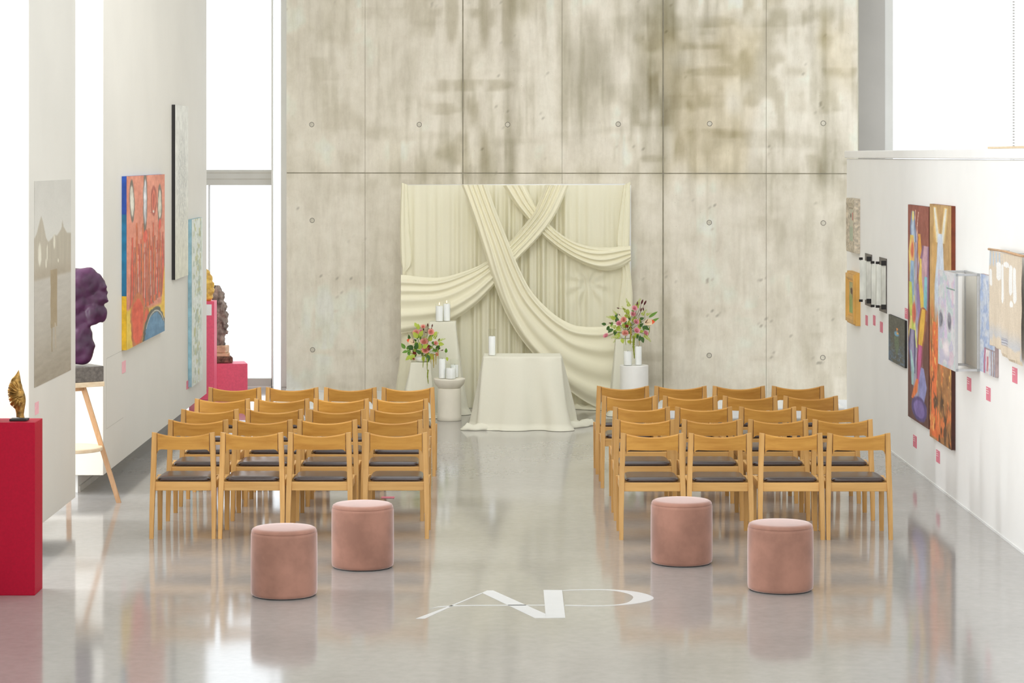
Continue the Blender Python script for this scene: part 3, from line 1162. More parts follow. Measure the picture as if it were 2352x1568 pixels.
mt = thing('mushroom_table', 'cream round side table with a bowl-shaped top carrying three glass candles', 'table', (-0.633, 26.2, 0))
bm = bmesh.new()
add_lathe(bm, [(0.128, 0.0), (0.133, 0.006), (0.131, 0.05), (0.127, 0.2), (0.126, 0.34), (0.124, 0.352)], -0.633, 26.2, 48)
bm_obj('column', bm, M['stoneware'], mt, smooth=True)
bm = bmesh.new()
add_lathe(bm, [(0.118, 0.352), (0.128, 0.362), (0.150, 0.385), (0.166, 0.415), (0.173, 0.442), (0.174, 0.452), (0.170, 0.4595), (0.10, 0.460), (0.01, 0.460)], -0.633, 26.2, 48)
bm_obj('bowl_top', bm, M['stoneware'], mt, smooth=True)
dr = thing('drum_plinth', 'plain round white drum plinth with two glass candles in front of the right flowers', 'plinth', (1.389, 26.2, 0))
bm = bmesh.new()
add_lathe(bm, [(0.153, 0.0), (0.155, 0.003), (0.155, 0.598), (0.152, 0.603)], 1.389, 26.2, 56, caps=False)
o = bm_obj('drum', bm, M['ceramic'], dr, smooth=False)
bm = bmesh.new()
add_lathe(bm, [(0.1515, 0.6025), (0.1, 0.6032), (0.01, 0.6034)], 1.389, 26.2, 56)
bm_obj('top', bm, M['ceramic'], dr)

# ------------------------------------------------------------------ candles
def candle(px, d, z, r, wax, glass, lab, flame=True, group='white pillar candles in glass'):
    x = (px - CX) / F * d
    t = thing('pillar_candle', lab, 'candle', (x, d, z), group)
    bm = bmesh.new()
    add_lathe(bm, [(r * 0.98, 0.005), (r, 0.009), (r, wax - 0.004), (r - 0.004, wax), (r * 0.5, wax - 0.002), (0.003, wax - 0.003)], x, d, 28)
    for v in bm.verts:
        v.co.z += z
    bm_obj('wax', bm, M['candle'], t, smooth=True)
    R = r + 0.006
    bm = bmesh.new()
    add_lathe(bm, [(R, 0.0008), (R, glass - 0.001), (R - 0.001, glass), (R - 0.0028, glass), (R - 0.0028, 0.004), (0.004, 0.004), (0.004, 0.0008)], x, d, 36, caps=False)
    for v in bm.verts:
        v.co.z += z
    bm_obj('glass_cylinder', bm, M['glass'], t, smooth=False)
    bm = bmesh.new()
    add_tube(bm, [(x, d, z + wax - 0.004), (x + 0.001, d, z + wax + 0.012)], 0.0016, 6)
    bm_obj('wick', bm, M['dark'], t)
    if flame:
        bm = bmesh.new()
        add_lathe(bm, [(0.001, wax + 0.010), (0.004, wax + 0.015), (0.005, wax + 0.022), (0.003, wax + 0.032), (0.0008, wax + 0.042)], x, d, 10)
        for v in bm.verts:
            v.co.z += z
        bm_obj('flame', bm, M['flame'], t, smooth=True)
    return t


candle(1130, 25.50, TZ + 0.0, 0.036, 0.205, 0.285, 'tall glass cylinder candle on the ivory altar table', False)
candle(1009, 26.90, 1.031, 0.040, 0.175, 0.20, 'shorter lit pillar candle on the tall draped plinth', True)
candle(1026, 26.95, 1.031, 0.038, 0.195, 0.22, 'taller lit pillar candle on the tall draped plinth', True)
candle(1015.5, 26.13, 0.461, 0.036, 0.215, 0.285, 'tall glass candle on the mushroom table beside the flowers', False)
candle(1035.5, 26.10, 0.461, 0.052, 0.118, 0.165, 'short wide glass candle at the front of the mushroom table', False)
candle(1044, 26.27, 0.461, 0.042, 0.138, 0.20, 'glass candle at the back of the mushroom table, half hidden', False)
candle(1442, 26.14, 0.604, 0.044, 0.155, 0.235, 'shorter, wider glass candle on the round white drum plinth', False)
candle(1466.5, 26.16, 0.604, 0.035, 0.205, 0.29, 'taller, slimmer glass candle on the round white drum plinth', False)
# ------------------------------------------------------------------ flowers
def fmat(name, c0, c1, rough=0.55, trans=0.25):
    t = NT(name)
    v = t.coord()
    t.l(t.ramp(t.noise(v, 40, 3), [(0.3, c0), (0.7, c1)]), t.b.inputs['Base Color'])
    t.set(Roughness=rough)
    tr = t.n('ShaderNodeBsdfTranslucent')
    tr.inputs['Color'].default_value = (*lin(c1), 1)
    mx = t.n('ShaderNodeMixShader')
    mx.inputs['Fac'].default_value = trans
    t.l(t.b.outputs[0], mx.inputs[1])
    t.l(tr.outputs[0], mx.inputs[2])
    t.l(mx.outputs[0], t.out.inputs['Surface'])
    return t.m


M['rose'] = fmat('pink_petal', (240, 158, 176), (250, 196, 204))
M['rose2'] = fmat('coral_petal', (242, 164, 150), (248, 196, 180))
M['leaf_d'] = fmat('dark_leaf', (54, 92, 38), (78, 118, 52))
M['leaf_l'] = fmat('lime_leaf', (166, 190, 60), (200, 214, 96))
M['leaf_m'] = fmat('mid_leaf', (92, 140, 44), (116, 160, 56))
M['amar'] = fmat('green_amaranth', (128, 146, 40), (176, 184, 74))
M['gold'] = fmat('golden_amaranth', (176, 150, 50), (206, 184, 84))
M['pod'] = fmat('burgundy_pod', (84, 28, 30), (112, 44, 42))
M['berry'] = fmat('red_berry', (140, 20, 36), (176, 36, 50))
M['spathe'] = fmat('anthurium_spathe', (240, 214, 180), (246, 226, 190))
M['spathe_tip'] = fmat('anthurium_tip', (238, 86, 50), (244, 110, 66))
M['stem'] = fmat('green_stem', (96, 120, 50), (120, 140, 66))


def me_of(bm, name, mats):
    bmesh.ops.recalc_face_normals(bm, faces=bm.faces)
    me = bpy.data.meshes.new(name)
    bm.to_mesh(me)
    bm.free()
    for m in mats:
        me.materials.append(m)
    me.shade_smooth()
    return me


def rose_mesh(mat):
    bm = bmesh.new()
    rr = random.Random(5)

    def petal(ang, r, h, wid, curl):
        rows = []
        for i in range(5):
            v = i / 4
            row = []
            for j in range(5):
                u = -1 + j / 2
                a = ang + u * wid
                rad = r * (0.25 + 0.75 * math.sin(v * 1.5)) + curl * v ** 3
                zz_ = -0.35 * h + h * v - 0.12 * h * u * u * v
                row.append(bm.verts.new((rad * math.cos(a), rad * math.sin(a), zz_)))
            rows.append(row)
        for a_, b_ in zip(rows[:-1], rows[1:]):
            for j in range(4):
                bm.faces.new((a_[j], a_[j + 1], b_[j + 1], b_[j]))
    for n, r, h, wid, curl, off in ((3, 0.20, 1.0, 1.2, -0.02, 0), (4, 0.42, 0.98, 0.95, 0.02, 0.4), (5, 0.66, 0.86, 0.78, 0.10, 0.9), (6, 0.86, 0.66, 0.66, 0.26, 0.2)):
        for k in range(n):
            petal(off + 2 * math.pi * k / n + rr.uniform(-0.1, 0.1), r, h * rr.uniform(0.93, 1.05), wid, curl)
    return me_of(bm, 'rose', [mat])


def leaf_mesh(mat, w=0.26, bend=0.2):
    bm = bmesh.new()
    rows = []
    for i in range(9):
        v = i / 8
        ww = w * math.sin(math.pi * v ** 0.8) ** 0.9 + 0.004
        rows.append([bm.verts.new((u * ww, v, bend * v * v * -1 + 0.25 * ww * abs(u))) for u in (-1, -0.5, 0, 0.5, 1)])
    for a_, b_ in zip(rows[:-1], rows[1:]):
        for j in range(4):
            bm.faces.new((a_[j], a_[j + 1], b_[j + 1], b_[j]))
    return me_of(bm, 'leaf', [mat])


def sprig_mesh(mat, n=12, wide=0.3):
    bm = bmesh.new()
    add_tube(bm, [(0, 0, 0), (0.03, 0.5, 0.04), (0, 1, 0)], 0.012, 4, 0.004)
    rr = random.Random(9)
    for i in range(n):
        v = 0.12 + 0.88 * i / n
        for s in (-1, 1):
            L = wide * (1 - 0.75 * v) * rr.uniform(0.8, 1.1)
            a = s * 0.9
            dx_, dy_ = math.sin(a) * L, math.cos(a) * L * 0.7
            b = Vector((0, v, rr.uniform(-0.02, 0.03)))
            t_ = b + Vector((dx_, dy_, rr.uniform(-0.06, 0.06)))
            m_ = (b + t_) / 2
            pr = Vector((-dy_, dx_, 0)).normalized() * L * 0.22
            q = [bm.verts.new(x) for x in (b, m_ + pr + Vector((0, 0, 0.02)), t_, m_ - pr)]
            bm.faces.new(q)
    return me_of(bm, 'sprig', [mat])


def amar_mesh(mat):
    bm = bmesh.new()
    rr = random.Random(11)
    rings = []
    for i in range(22):
        v = i / 21
        r = 0.055 * (1 - 0.55 * v) * (0.75 + 0.5 * rr.random())
        if i in (0, 21):
            r *= 0.3
        cx_ = 0.05 * math.sin(v * 4)
        rings.append([(cx_ + r * math.cos(k * math.pi / 4) * rr.uniform(0.75, 1.25), r * math.sin(k * math.pi / 4) * rr.uniform(0.75, 1.25), -v) for k in range(8)])
    add_loft(bm, rings)
    return me_of(bm, 'tassel', [mat])


def pod_mesh():
    bm = bmesh.new()
    add_tube(bm, [(0, 0, 0), (0.02, 0, 0.5), (0.0, 0, 0.8)], 0.012, 5)
    rings = []
    for i in range(7):
        v = i / 6
        r = 0.055 * math.sin(math.pi * (0.08 + 0.84 * v)) + 0.004
        rings.append([(r * math.cos(k * math.pi / 4), r * math.sin(k * math.pi / 4), 0.74 + 0.30 * v) for k in range(8)])
    add_loft(bm, rings)
    return me_of(bm, 'seed_pod', [M['pod']])


def spathe_mesh():
    bm = bmesh.new()
    n = 18
    rows = []
    for i in range(n + 1):
        v = i / n
        w = 0.42 * (math.sin(math.pi * min(1, v * 0.97 + 0.03)) ** 0.7) * (1 - 0.35 * v)
        rows.append([bm.verts.new((u * w, v * 1.1 - 0.1, 0.16 * abs(u) ** 1.5 * w / 0.4 + 0.10 * v)) for u in (-1, -0.6, -0.25, 0, 0.25, 0.6, 1)])
    for i, (a_, b_) in enumerate(zip(rows[:-1], rows[1:])):
        for j in range(6):
            fc = bm.faces.new((a_[j], a_[j + 1], b_[j + 1], b_[j]))
            if i > n * 0.72:
                fc.material_index = 1
    add_tube(bm, [(0, 0.05, 0.05), (0.0, 0.3, 0.16), (0, 0.6, 0.30)], 0.05, 8, 0.03)
    for fc in bm.faces:
        if len(fc.verts) == 4 and all(v.co.z > 0.02 and abs(v.co.x) < 0.06 for v in fc.verts) and fc.calc_area() < 0.02 and fc.material_index == 0:
            pass
    return me_of(bm, 'anthurium', [M['spathe'], M['spathe_tip']])


def spadix_mesh():
    bm = bmesh.new()
    add_tube(bm, [(0, 0.0, 0.0), (0.0, 0.25, 0.14), (0, 0.62, 0.26)], 0.055, 8, 0.03)
    return me_of(bm, 'spadix', [M['pod']])


def berry_mesh():
    bm = bmesh.new()
    rr = random.Random(2)
    for k in range(9):
        g = bmesh.ops.create_icosphere(bm, subdivisions=1, radius=0.34)
        o_ = Vector((rr.uniform(-0.7, 0.7), rr.uniform(-0.5, 0.5), rr.uniform(-0.7, 0.7)))
        for v in g['verts']:
            v.co += o_
    return me_of(bm, 'berries', [M['berry']])


ME = {'rose': rose_mesh(M['rose']), 'coral': rose_mesh(M['rose2']), 'ld': leaf_mesh(M['leaf_d'], 0.30), 'lm': leaf_mesh(M['leaf_m'], 0.28),
      'll': leaf_mesh(M['leaf_l'], 0.34), 'lp': leaf_mesh(M['leaf_m'], 0.13, 0.1), 'sp': sprig_mesh(M['leaf_l']), 'am': amar_mesh(M['amar']),
      'ag': amar_mesh(M['gold']), 'pod': pod_mesh(), 'spathe': spathe_mesh(), 'spadix': spadix_mesh(), 'berry': berry_mesh()}
NAMES = {'rose': 'rose', 'coral': 'rose', 'ld': 'leaf', 'lm': 'leaf', 'll': 'leaf', 'lp': 'leaf', 'sp': 'foliage_sprig', 'am': 'amaranth_tassel', 'ag': 'amaranth_tassel',
         'pod': 'seed_pod', 'spathe': 'anthurium', 'spadix': 'spadix', 'berry': 'berries'}


def put(kind, parent, p, rot, s, stuff=False):
    o = bpy.data.objects.new(NAMES[kind], ME[kind])
    COL.objects.link(o)
    o.parent = parent
    o.location = p - parent.location
    o.rotation_euler = rot
    o.scale = (s, s, s)
    if kind in ('berry',) or stuff:
        o['kind'] = 'stuff'
    return o


def aim(vx, vz, roll=0.0, vy=-0.3):
    """rotation turning local +Y towards direction (vx,vy,vz), face to the hall"""
    y = Vector((vx, vy, vz)).normalized()
    f = Vector((0, -1, 0.3))
    z = (f - y * f.dot(y)).normalized()
    x = y.cross(z)
    m = Matrix((x, y, z)).transposed()
    return (m @ Matrix.Rotation(roll, 3, 'Y')).to_euler()


def aimz(vx, vz, vy=0.0):
    z = Vector((vx, vy, vz)).normalized()
    x = Vector((0, 1, 0)).cross(z).normalized()
    y = z.cross(x)
    return Matrix((x, y, z)).transposed().to_euler()


rf = random.Random(21)


def arrangement(lab, base, zr, bx, by, D, bowl_z, items, core):
    """zr maps crop coordinates to the frame; items: (kind, x, y, size, extra)"""
    c = at(*zr(bx, by), D)
    t = thing('flower_arrangement', lab, 'flowers', (c.x, D, base), 'altar flower arrangements')
    bm = bmesh.new()
    add_lathe(bm, [(0.045, 0.001), (0.060, 0.006), (0.072, 0.03), (0.074, 0.05), (0.070, 0.052), (0.066, 0.03), (0.02, 0.012), (0.002, 0.012)], c.x, D, 32, caps=False)
    for v in bm.verts:
        v.co.z += base
    bm_obj('bowl', bm, M['ceramic'], t, smooth=True)
    hub = Vector((c.x, D, base + 0.06))
    for it in items:
        k, x, y, s = it[:4]
        dd = D - 0.05 + rf.uniform(-0.07, 0.03) if len(it) < 6 else it[5]
        p = at(*zr(x, y), dd)
        sz = s * 26.5 / 5500 / 5.225     # size given in crop pixels
        out = p - hub
        if k in ('rose', 'coral'):
            put(k, t, p, (math.radians(62) + rf.uniform(-0.25, 0.25), 0, max(-0.7, min(0.7, out.x * 3))), sz / 2)
            bm = bmesh.new()
            add_tube(bm, [hub, (hub + p) / 2 + Vector((0, 0.02, 0.02)), p + Vector((0, 0.015, -0.01))], 0.0028, 5)
            bm_obj('stem', bm, M['stem'], t)
        elif k in ('ld', 'lm', 'll', 'lp', 'sp'):
            a = it[4] if len(it) > 4 and it[4] is not None else math.atan2(out.z, out.x)
            put(k, t, p, aim(math.cos(a), math.sin(a), rf.uniform(-0.5, 0.5), rf.uniform(-0.5, 0.1)), sz)
        elif k in ('am', 'ag'):
            p = at(*zr(x, y), D - 0.25 + rf.uniform(-0.01, 0.01))
            put(k, t, p, (rf.uniform(-0.05, 0.05), rf.uniform(-0.08, 0.08), rf.uniform(0, 6)), sz)
        elif k == 'pod':
            a = it[4] if len(it) > 4 else math.atan2(out.z, out.x)
            L = sz
            st = p - Vector((math.cos(a), 0, math.sin(a))) * L
            put(k, t, st, aimz(math.cos(a), math.sin(a)), L)
            bm = bmesh.new()
            add_tube(bm, [hub, (hub + st) / 2, st], 0.0018, 5)
            bm_obj('stem', bm, M['stem'], t)
        elif k == 'spathe':
            a = it[4]
            put(k, t, p, aim(math.cos(a), math.sin(a), 0, -0.25), sz)
            put('spadix', t, p + Vector((0, -0.012, 0.004)), aim(math.cos(it[6]), math.sin(it[6]), 0, -0.5), sz * 0.9)
        elif k == 'berry':
            put(k, t, p, (0, 0, 0), sz / 2.2)
    # filler greenery around the middle
    for i in range(core[0]):
        x = core[1] + rf.gauss(0, core[3])
        y = core[2] + rf.gauss(0, core[4])
        k = rf.choice(['ld', 'lm', 'll', 'sp', 'ld', 'sp', 'll'])
        p = at(*zr(x, y), D + rf.uniform(-0.05, 0.10))
        if p.z < base + 0.02:
            p = at(*zr(x, y), D - 0.25)
        a = rf.uniform(0, 6.28)
        put(k, t, p, aim(math.cos(a), math.sin(a), rf.uniform(-0.6, 0.6), rf.uniform(-0.6, 0.2)), rf.uniform(48, 80) * 26.5 / 5500 / 5.225)
    return t


zrR = lambda x, y: (1360 + x / 5.225, 660 + y / 5.225)
zrL = lambda x, y: (900 + x / 5.225, 680 + y / 5.225)
itemsR = [('rose', 508, 250, 64), ('rose', 492, 322, 62), ('coral', 380, 388, 66), ('rose', 322, 432, 62), ('rose', 528, 415, 68), ('rose', 535, 520, 70), ('coral', 397, 552, 76),
          ('rose', 642, 550, 64), ('rose', 168, 582, 64),
          ('ld', 300, 430, 84, 1.6), ('ld', 600, 470, 100, -0.3), ('ld', 170, 440, 60, 3.1), ('ld', 205, 460, 60, 4.2), ('ld', 255, 500, 80, 3.6), ('ld', 590, 590, 80, -1.2),
          ('ld', 545, 560, 60, -1.6), ('ld', 240, 520, 70, 2.8), ('ld', 560, 470, 70, 0.6), ('lp', 680, 360, 130, 0.6), ('lp', 700, 420, 120, 0.5), ('ld', 640, 440, 70, -0.2),
          ('sp', 270, 360, 110, 3.05), ('sp', 300, 330, 90, 2.3), ('sp', 450, 240, 120, 1.95), ('sp', 520, 260, 150, 1.15), ('sp', 590, 340, 110, 0.9), ('sp', 360, 500, 120, 3.3),
          ('sp', 350, 560, 140, 3.5), ('sp', 440, 380, 120, 1.7), ('sp', 300, 480, 120, 2.9), ('sp', 620, 560, 130, -0.8), ('sp', 330, 590, 110, 3.9), ('sp', 480, 420, 110, 1.2),
          ('sp', 640, 330, 90, 0.3), ('sp', 420, 300, 110, 2.3),
          ('pod', 608, 152, 200, 1.2), ('pod', 645, 165, 200, 1.1), ('pod', 590, 250, 140, 1.3), ('pod', 612, 245, 140, 1.75), ('pod', 375, 250, 140, 2.1), ('pod', 300, 245, 110, 2.9),
          ('pod', 320, 320, 90, 2.3), ('pod', 205, 425, 120, 3.0), ('pod', 545, 175, 160, 1.4),
          ('am', 505, 580, 275), ('am', 460, 560, 130), ('ag', 462, 480, 200), ('am', 402, 580, 110), ('ag', 565, 590, 110), ('am', 686, 470, 110), ('ag', 570, 370, 110), ('ag', 455, 420, 80),
          ('berry', 418, 460, 50), ('berry', 470, 560, 30),
          ('spathe', 640, 425, 120, 0.12, 26.45, 0.9)]
arrangement('tall flower arrangement with pink roses and anthurium on the cloth plinth behind the drum', 0.856, zrR, 410, 590, 26.72, 0, itemsR, (44, 440, 470, 110, 70))
itemsL = [('coral', 375, 368, 52), ('coral', 290, 440, 74), ('coral', 467, 430, 72), ('coral', 388, 550, 90), ('coral', 525, 565, 50), ('coral', 402, 650, 84), ('coral', 540, 700, 46), ('rose', 350, 420, 40),
          ('lm', 160, 630, 80, 2.2), ('lm', 180, 640, 60, 1.0), ('lm', 190, 660, 70, 3.3), ('lm', 195, 665, 60, -1.2), ('lm', 230, 660, 60, 3.0), ('ll', 320, 400, 70, 1.7), ('ll', 310, 500, 90, 2.2), ('ll', 340, 480, 80, 1.2),
          ('ll', 330, 640, 90, 1.5), ('ll', 370, 620, 80, 0.6), ('ld', 280, 640, 90, 1.2), ('ld', 260, 620, 80, 2.8), ('ld', 350, 690, 80, 2.5), ('ll', 300, 370, 60, 2.0), ('ll', 450, 540, 80, 1.2),
          ('ll', 500, 480, 70, 1.0), ('ll', 560, 570, 70, -0.1), ('sp', 500, 520, 110, 1.0), ('sp', 540, 540, 110, 0.3), ('ll', 240, 720, 90, 3.6), ('ll', 270, 700, 80, -2.2), ('ll', 440, 690, 90, -0.9),
          ('ll', 380, 720, 70, -1.6), ('ld', 430, 700, 90, -1.4), ('lm', 650, 680, 60, 1.5), ('ll', 655, 730, 50, -1.2),
          ('pod', 432, 330, 130, 1.5), ('pod', 487, 340, 130, 1.4), ('pod', 380, 385, 110, 1.7), ('pod', 398, 432, 90, 3.0), ('pod', 475, 380, 90, 1.5), ('pod', 445, 385, 90, 1.7), ('pod', 570, 510, 120, 1.3),
          ('pod', 580, 618, 90, 1.0), ('pod', 615, 645, 100, 0.3), ('pod', 540, 640, 80, -0.5),
          ('am', 372, 700, 155), ('ag', 495, 690, 170), ('am', 437, 880, 170), ('ag', 530, 690, 130), ('ag', 470, 690, 120), ('am', 428, 740, 150), ('ag', 550, 640, 110),
          ('berry', 432, 595, 50), ('berry', 445, 635, 40), ('berry', 270, 680, 50), ('berry', 262, 750, 36),
          ('spathe', 265, 560, 100, 2.75, 26.35, 1.75)]
arrangement('flower arrangement with coral roses and trailing amaranth on the low cloth plinth', 0.614, zrL, 360, 740, 26.51, 0, itemsL, (44, 380, 600, 95, 70))
# ------------------------------------------------------------------ painted pictures
class Cv:
    def __init__(self, nx, ny, base, var=8, seed=1):
        self.U, self.V = np.meshgrid(np.linspace(0, 1, nx), np.linspace(0, 1, ny))
        self.C = np.ones((ny, nx, 3)) * np.array(base, float)
        self.seed = seed
        n = fbm(self.U * 7, self.V * 18, seed, 4) - 0.5
        self.C += n[..., None] * 2 * var

    def put(self, mask, col, var=10, sc=(9, 22)):
        self.seed += 1
        n = fbm(self.U * sc[0], self.V * sc[1], self.seed, 3) - 0.5
        c = np.array(col, float) + n[..., None] * 2 * var
        m = np.clip(mask, 0, 1)[..., None]
        self.C = self.C * (1 - m) + c * m
        return self

    def wob(self, k=0.02, s=9):
        self.seed += 1
        return (fbm(self.U * s, self.V * s * 2, self.seed, 3) - 0.5) * 2 * k

    def ell(self, cu, cv, ru, rv, col, soft=0.15, outline=None, var=10, rot=0.0):
        du, dv = self.U - cu + self.wob(ru * 0.25), self.V - cv
        if rot:
            du = du + rot * dv
        r = np.sqrt((du / ru) ** 2 + (dv / rv) ** 2)
        if outline is not None:
            self.put(1 - smoothstep(1.15, 1.15 + soft, r), outline, var)
        return self.put(1 - smoothstep(1 - soft, 1, r), col, var)

    def band(self, path, w, col, soft=0.3, var=10, outline=None):
        """vertical wavy band; path [(v,u),...]; w half width or list"""
        vs = [p[0] for p in path]
        us = [p[1] for p in path]
        uc = np.interp(self.V, vs, us) + self.wob(0.012)
        ww = np.interp(self.V, vs, w) if isinstance(w, (list, tuple)) else w
        inr = (self.V >= vs[0]) & (self.V <= vs[-1])
        r = np.abs(self.U - uc) / np.maximum(ww, 1e-4)
        if outline is not None:
            self.put((1 - smoothstep(1.3, 1.3 + soft, r)) * inr, outline, var)
        return self.put((1 - smoothstep(1 - soft, 1, r)) * inr, col, var)

    def area_(self, m, col, var=10, sc=(9, 22)):
        return self.put(m, col, var, sc)


M['paint'] = painted('oil_paint', 0.5, 0.08, 60, 0.25)
M['print'] = painted('matt_print', 0.6, 0.04, 90, 0.0)


def wall_art(name, lab, side, dA, dB, z0, z1, thick, cv, edge, cat='painting', mat='paint', face_only=False, proud=0.0, depth_of_print=0.002):
    """dA: depth of the end that appears on the left in the photograph, dB: the other"""
    xw = PX if side == 'left' else RX
    sg = 1 if side == 'left' else -1
    t = thing(name, lab, cat, (xw, (dA + dB) / 2, z0))
    y0, y1 = min(dA, dB), max(dA, dB)
    xa, xb = xw + sg * (proud + 0.0005), xw + sg * (proud + thick)
    if not face_only:
        if isinstance(edge, list):      # list of (z_low_frac, z_high_frac, material)
            for (fa, fb, m) in edge:
                box('canvas_edge', min(xa, xb), max(xa, xb), y0, y1, z0 + (z1 - z0) * fa, z0 + (z1 - z0) * fb, m, t)
        else:
            box('canvas_edge', min(xa, xb), max(xa, xb), y0, y1, z0, z1, edge, t, bev=0.002)
    x = xb + sg * 0.0012
    ny, nx = cv.U.shape
    if mat == 'paint':      # brush strokes
        cv.C = cv.C + ((fbm(cv.U * 16 + 3, cv.V * 38, 401, 3) - 0.5) * 34 + (fbm(cv.U * 34, cv.V * 16, 409, 2) - 0.5) * 18)[..., None]
    Y = dA + (dB - dA) * cv.U
    Zg = z1 - (z1 - z0) * cv.V
    P = np.stack([np.full_like(Y, x), Y, Zg], -1)
    if face_only:
        # a thin sheet: the border turns back to the wall
        P = np.pad(P, ((1, 1), (1, 1), (0, 0)), 'edge')
        P[0, :, 0] = P[-1, :, 0] = P[:, 0, 0] = P[:, -1, 0] = xw + sg * 0.0004
        C = np.pad(cv.C, ((1, 1), (1, 1), (0, 0)), 'edge')
    else:
        C = cv.C
    grid_mesh('painted_surface' if mat == 'paint' else 'print_surface', P, C, M[mat], t, smooth=False)
    return t


def edge_mat(name, c):
    M[name] = plain(name, c, 0.6, 0.10, 12)
    return M[name]


# --- left wall -----------------------------------------------------------
# grey-beige photograph of a square with towers
cv = Cv(70, 200, (206, 202, 192), 5, 3)
cv.put(smoothstep(0.0, 0.30, cv.V) * 0.5, (222, 219, 208), 3)
tw = np.interp(cv.U, [0, 0.05, 0.12, 0.17, 0.22, 0.30, 0.36, 0.46, 0.52, 0.60, 0.72, 0.75, 0.78, 0.88, 1.0], [0.27, 0.25, 0.20, 0.165, 0.20, 0.28, 0.30, 0.285, 0.27, 0.275, 0.245, 0.20, 0.235, 0.27, 0.275])
tower = smoothstep(0, 0.012, cv.V - tw) * (1 - smoothstep(0.47, 0.50, cv.V))
cv.put(tower * 0.95, (184, 174, 154), 12, (30, 6))
cv.put(tower * smoothstep(0.40, 0.47, cv.V), (176, 164, 144), 8)
for u, v, ru, rv in ((0.13, 0.36, 0.05, 0.07), (0.33, 0.36, 0.02, 0.05), (0.52, 0.31, 0.035, 0.045), (0.3, 0.41, 0.02, 0.03), (0.63, 0.41, 0.012, 0.015)):
    cv.ell(u, v, ru, rv, (226, 220, 200), 0.4, var=10)
cv.put(smoothstep(0.475, 0.50, cv.V) * (1 - smoothstep(0.62, 0.9, cv.V) * 0.5), (192, 185, 172), 8, (6, 60))
cv.put(smoothstep(0.55, 1.0, cv.V) * 0.85, (158, 146, 126), 14, (8, 60))
cv.band([(0.45, 0.51), (0.74, 0.51)], 0.10, (166, 148, 118), 0.15, 6)
cv.band([(0.72, 0.45), (0.86, 0.46)], 0.02, (160, 144, 116), 0.3)
cv.band([(0.72, 0.55), (0.85, 0.56)], 0.025, (182, 168, 146), 0.3)
wall_art('photo_print', 'tall grey-beige photo print of hazy towers on the first left display wall', 'left', 17.41, 18.86, 1.205, 2.706, 0.003, cv, None, 'photograph', 'print', face_only=True)

# red painting of four figures
cv = Cv(90, 200, (224, 142, 116), 14, 11)
cv.band([(0.12, 0.0), (0.30, 1.0)], 0.0, (0, 0, 0))
for k in range(16):
    u = 0.14 + 0.80 * k / 15
    v0 = 0.36 + 0.08 * math.sin(k * 2.3)
    v1 = 0.80 - 0.10 * abs(u - 0.4) + 0.03 * math.sin(k * 3.1)
    cv.band([(v0, u), (v1, u + 0.02 * math.sin(k))], [0.012, 0.045], (222, 84 + 14 * (k % 3), 58), 0.4, 16, outline=(150, 96, 80) if k % 2 else (176, 92, 70))
for k in range(9):
    u = 0.2 + 0.08 * k
    cv.band([(0.42 + 0.05 * math.sin(k * 1.7), u), (0.74, u + 0.015)], 0.006, (232, 205, 190) if k % 2 else (128, 112, 98), 0.5)
cv.put(smoothstep(0.70, 0.72, cv.V + 0.06 * (cv.U - 0.5) ** 2 * -4 - 0.02 * np.sin(cv.U * 22)) * (1 - (1 - smoothstep(0.36, 0.42, np.abs(cv.U - 0.52))) * (1 - smoothstep(0.80, 0.83, cv.V))), (236, 200, 70), 12)
cv.put((1 - smoothstep(0.06, 0.08, np.abs(cv.U - 0.97 + 0.3 * (cv.V - 0.85)))) * smoothstep(0.55, 0.62, cv.V) * 0.9, (238, 190, 60), 10)
cv.ell(0.27, 0.86, 0.15, 0.14, (226, 88, 56), 0.1, (196, 110, 60), 16)
cv.ell(0.50, 0.885, 0.07, 0.075, (224, 92, 62), 0.1, (196, 120, 60), 12)
cv.ell(0.73, 1.02, 0.27, 0.17, (92, 138, 170), 0.05, (90, 90, 80), 10)
e_ = np.hypot((cv.U - 0.73) / 0.27, (cv.V - 1.02) / 0.17)
cv.put(np.exp(-((e_ - 1.03) / 0.02) ** 2) * (cv.V < 0.93), (236, 232, 220), 8)
for (u, v, ru, rv, c) in ((0.13, 0.145, 0.05, 0.10, (214, 208, 190)), (0.46, 0.16, 0.045, 0.155, (206, 206, 208)), (0.86, 0.185, 0.05, 0.10, (216, 210, 190))):
    cv.ell(u, v, ru, rv, c, 0.2, (112, 100, 88), 34, rot=-0.1 if u < 0.2 else 0)
cv.ell(0.69, 0.16, 0.065, 0.075, (222, 118, 92), 0.2, (172, 84, 68), 10)
cv.ell(0.69, 0.16, 0.025, 0.06, (196, 92, 76), 0.3, None, 20)
cv.ell(0.68, 0.225, 0.03, 0.01, (226, 205, 190), 0.3)
cv.ell(0.86, 0.31, 0.035, 0.04, (226, 80, 62), 0.3, None, 10)
cv.ell(0.46, 0.37, 0.06, 0.05, (228, 92, 70), 0.4, None, 10)
wall_art('figure_painting', 'large red painting of four elongated figures with yellow and blue lower edge', 'left', 21.37, 23.75, 1.157, 2.708, 0.042, cv,
         [(0, 0.31, edge_mat('yellow_canvas_edge', (232, 186, 40))), (0.31, 0.78, edge_mat('teal_canvas_edge', (30, 112, 150))), (0.78, 1, edge_mat('blue_canvas_edge', (36, 76, 160)))])

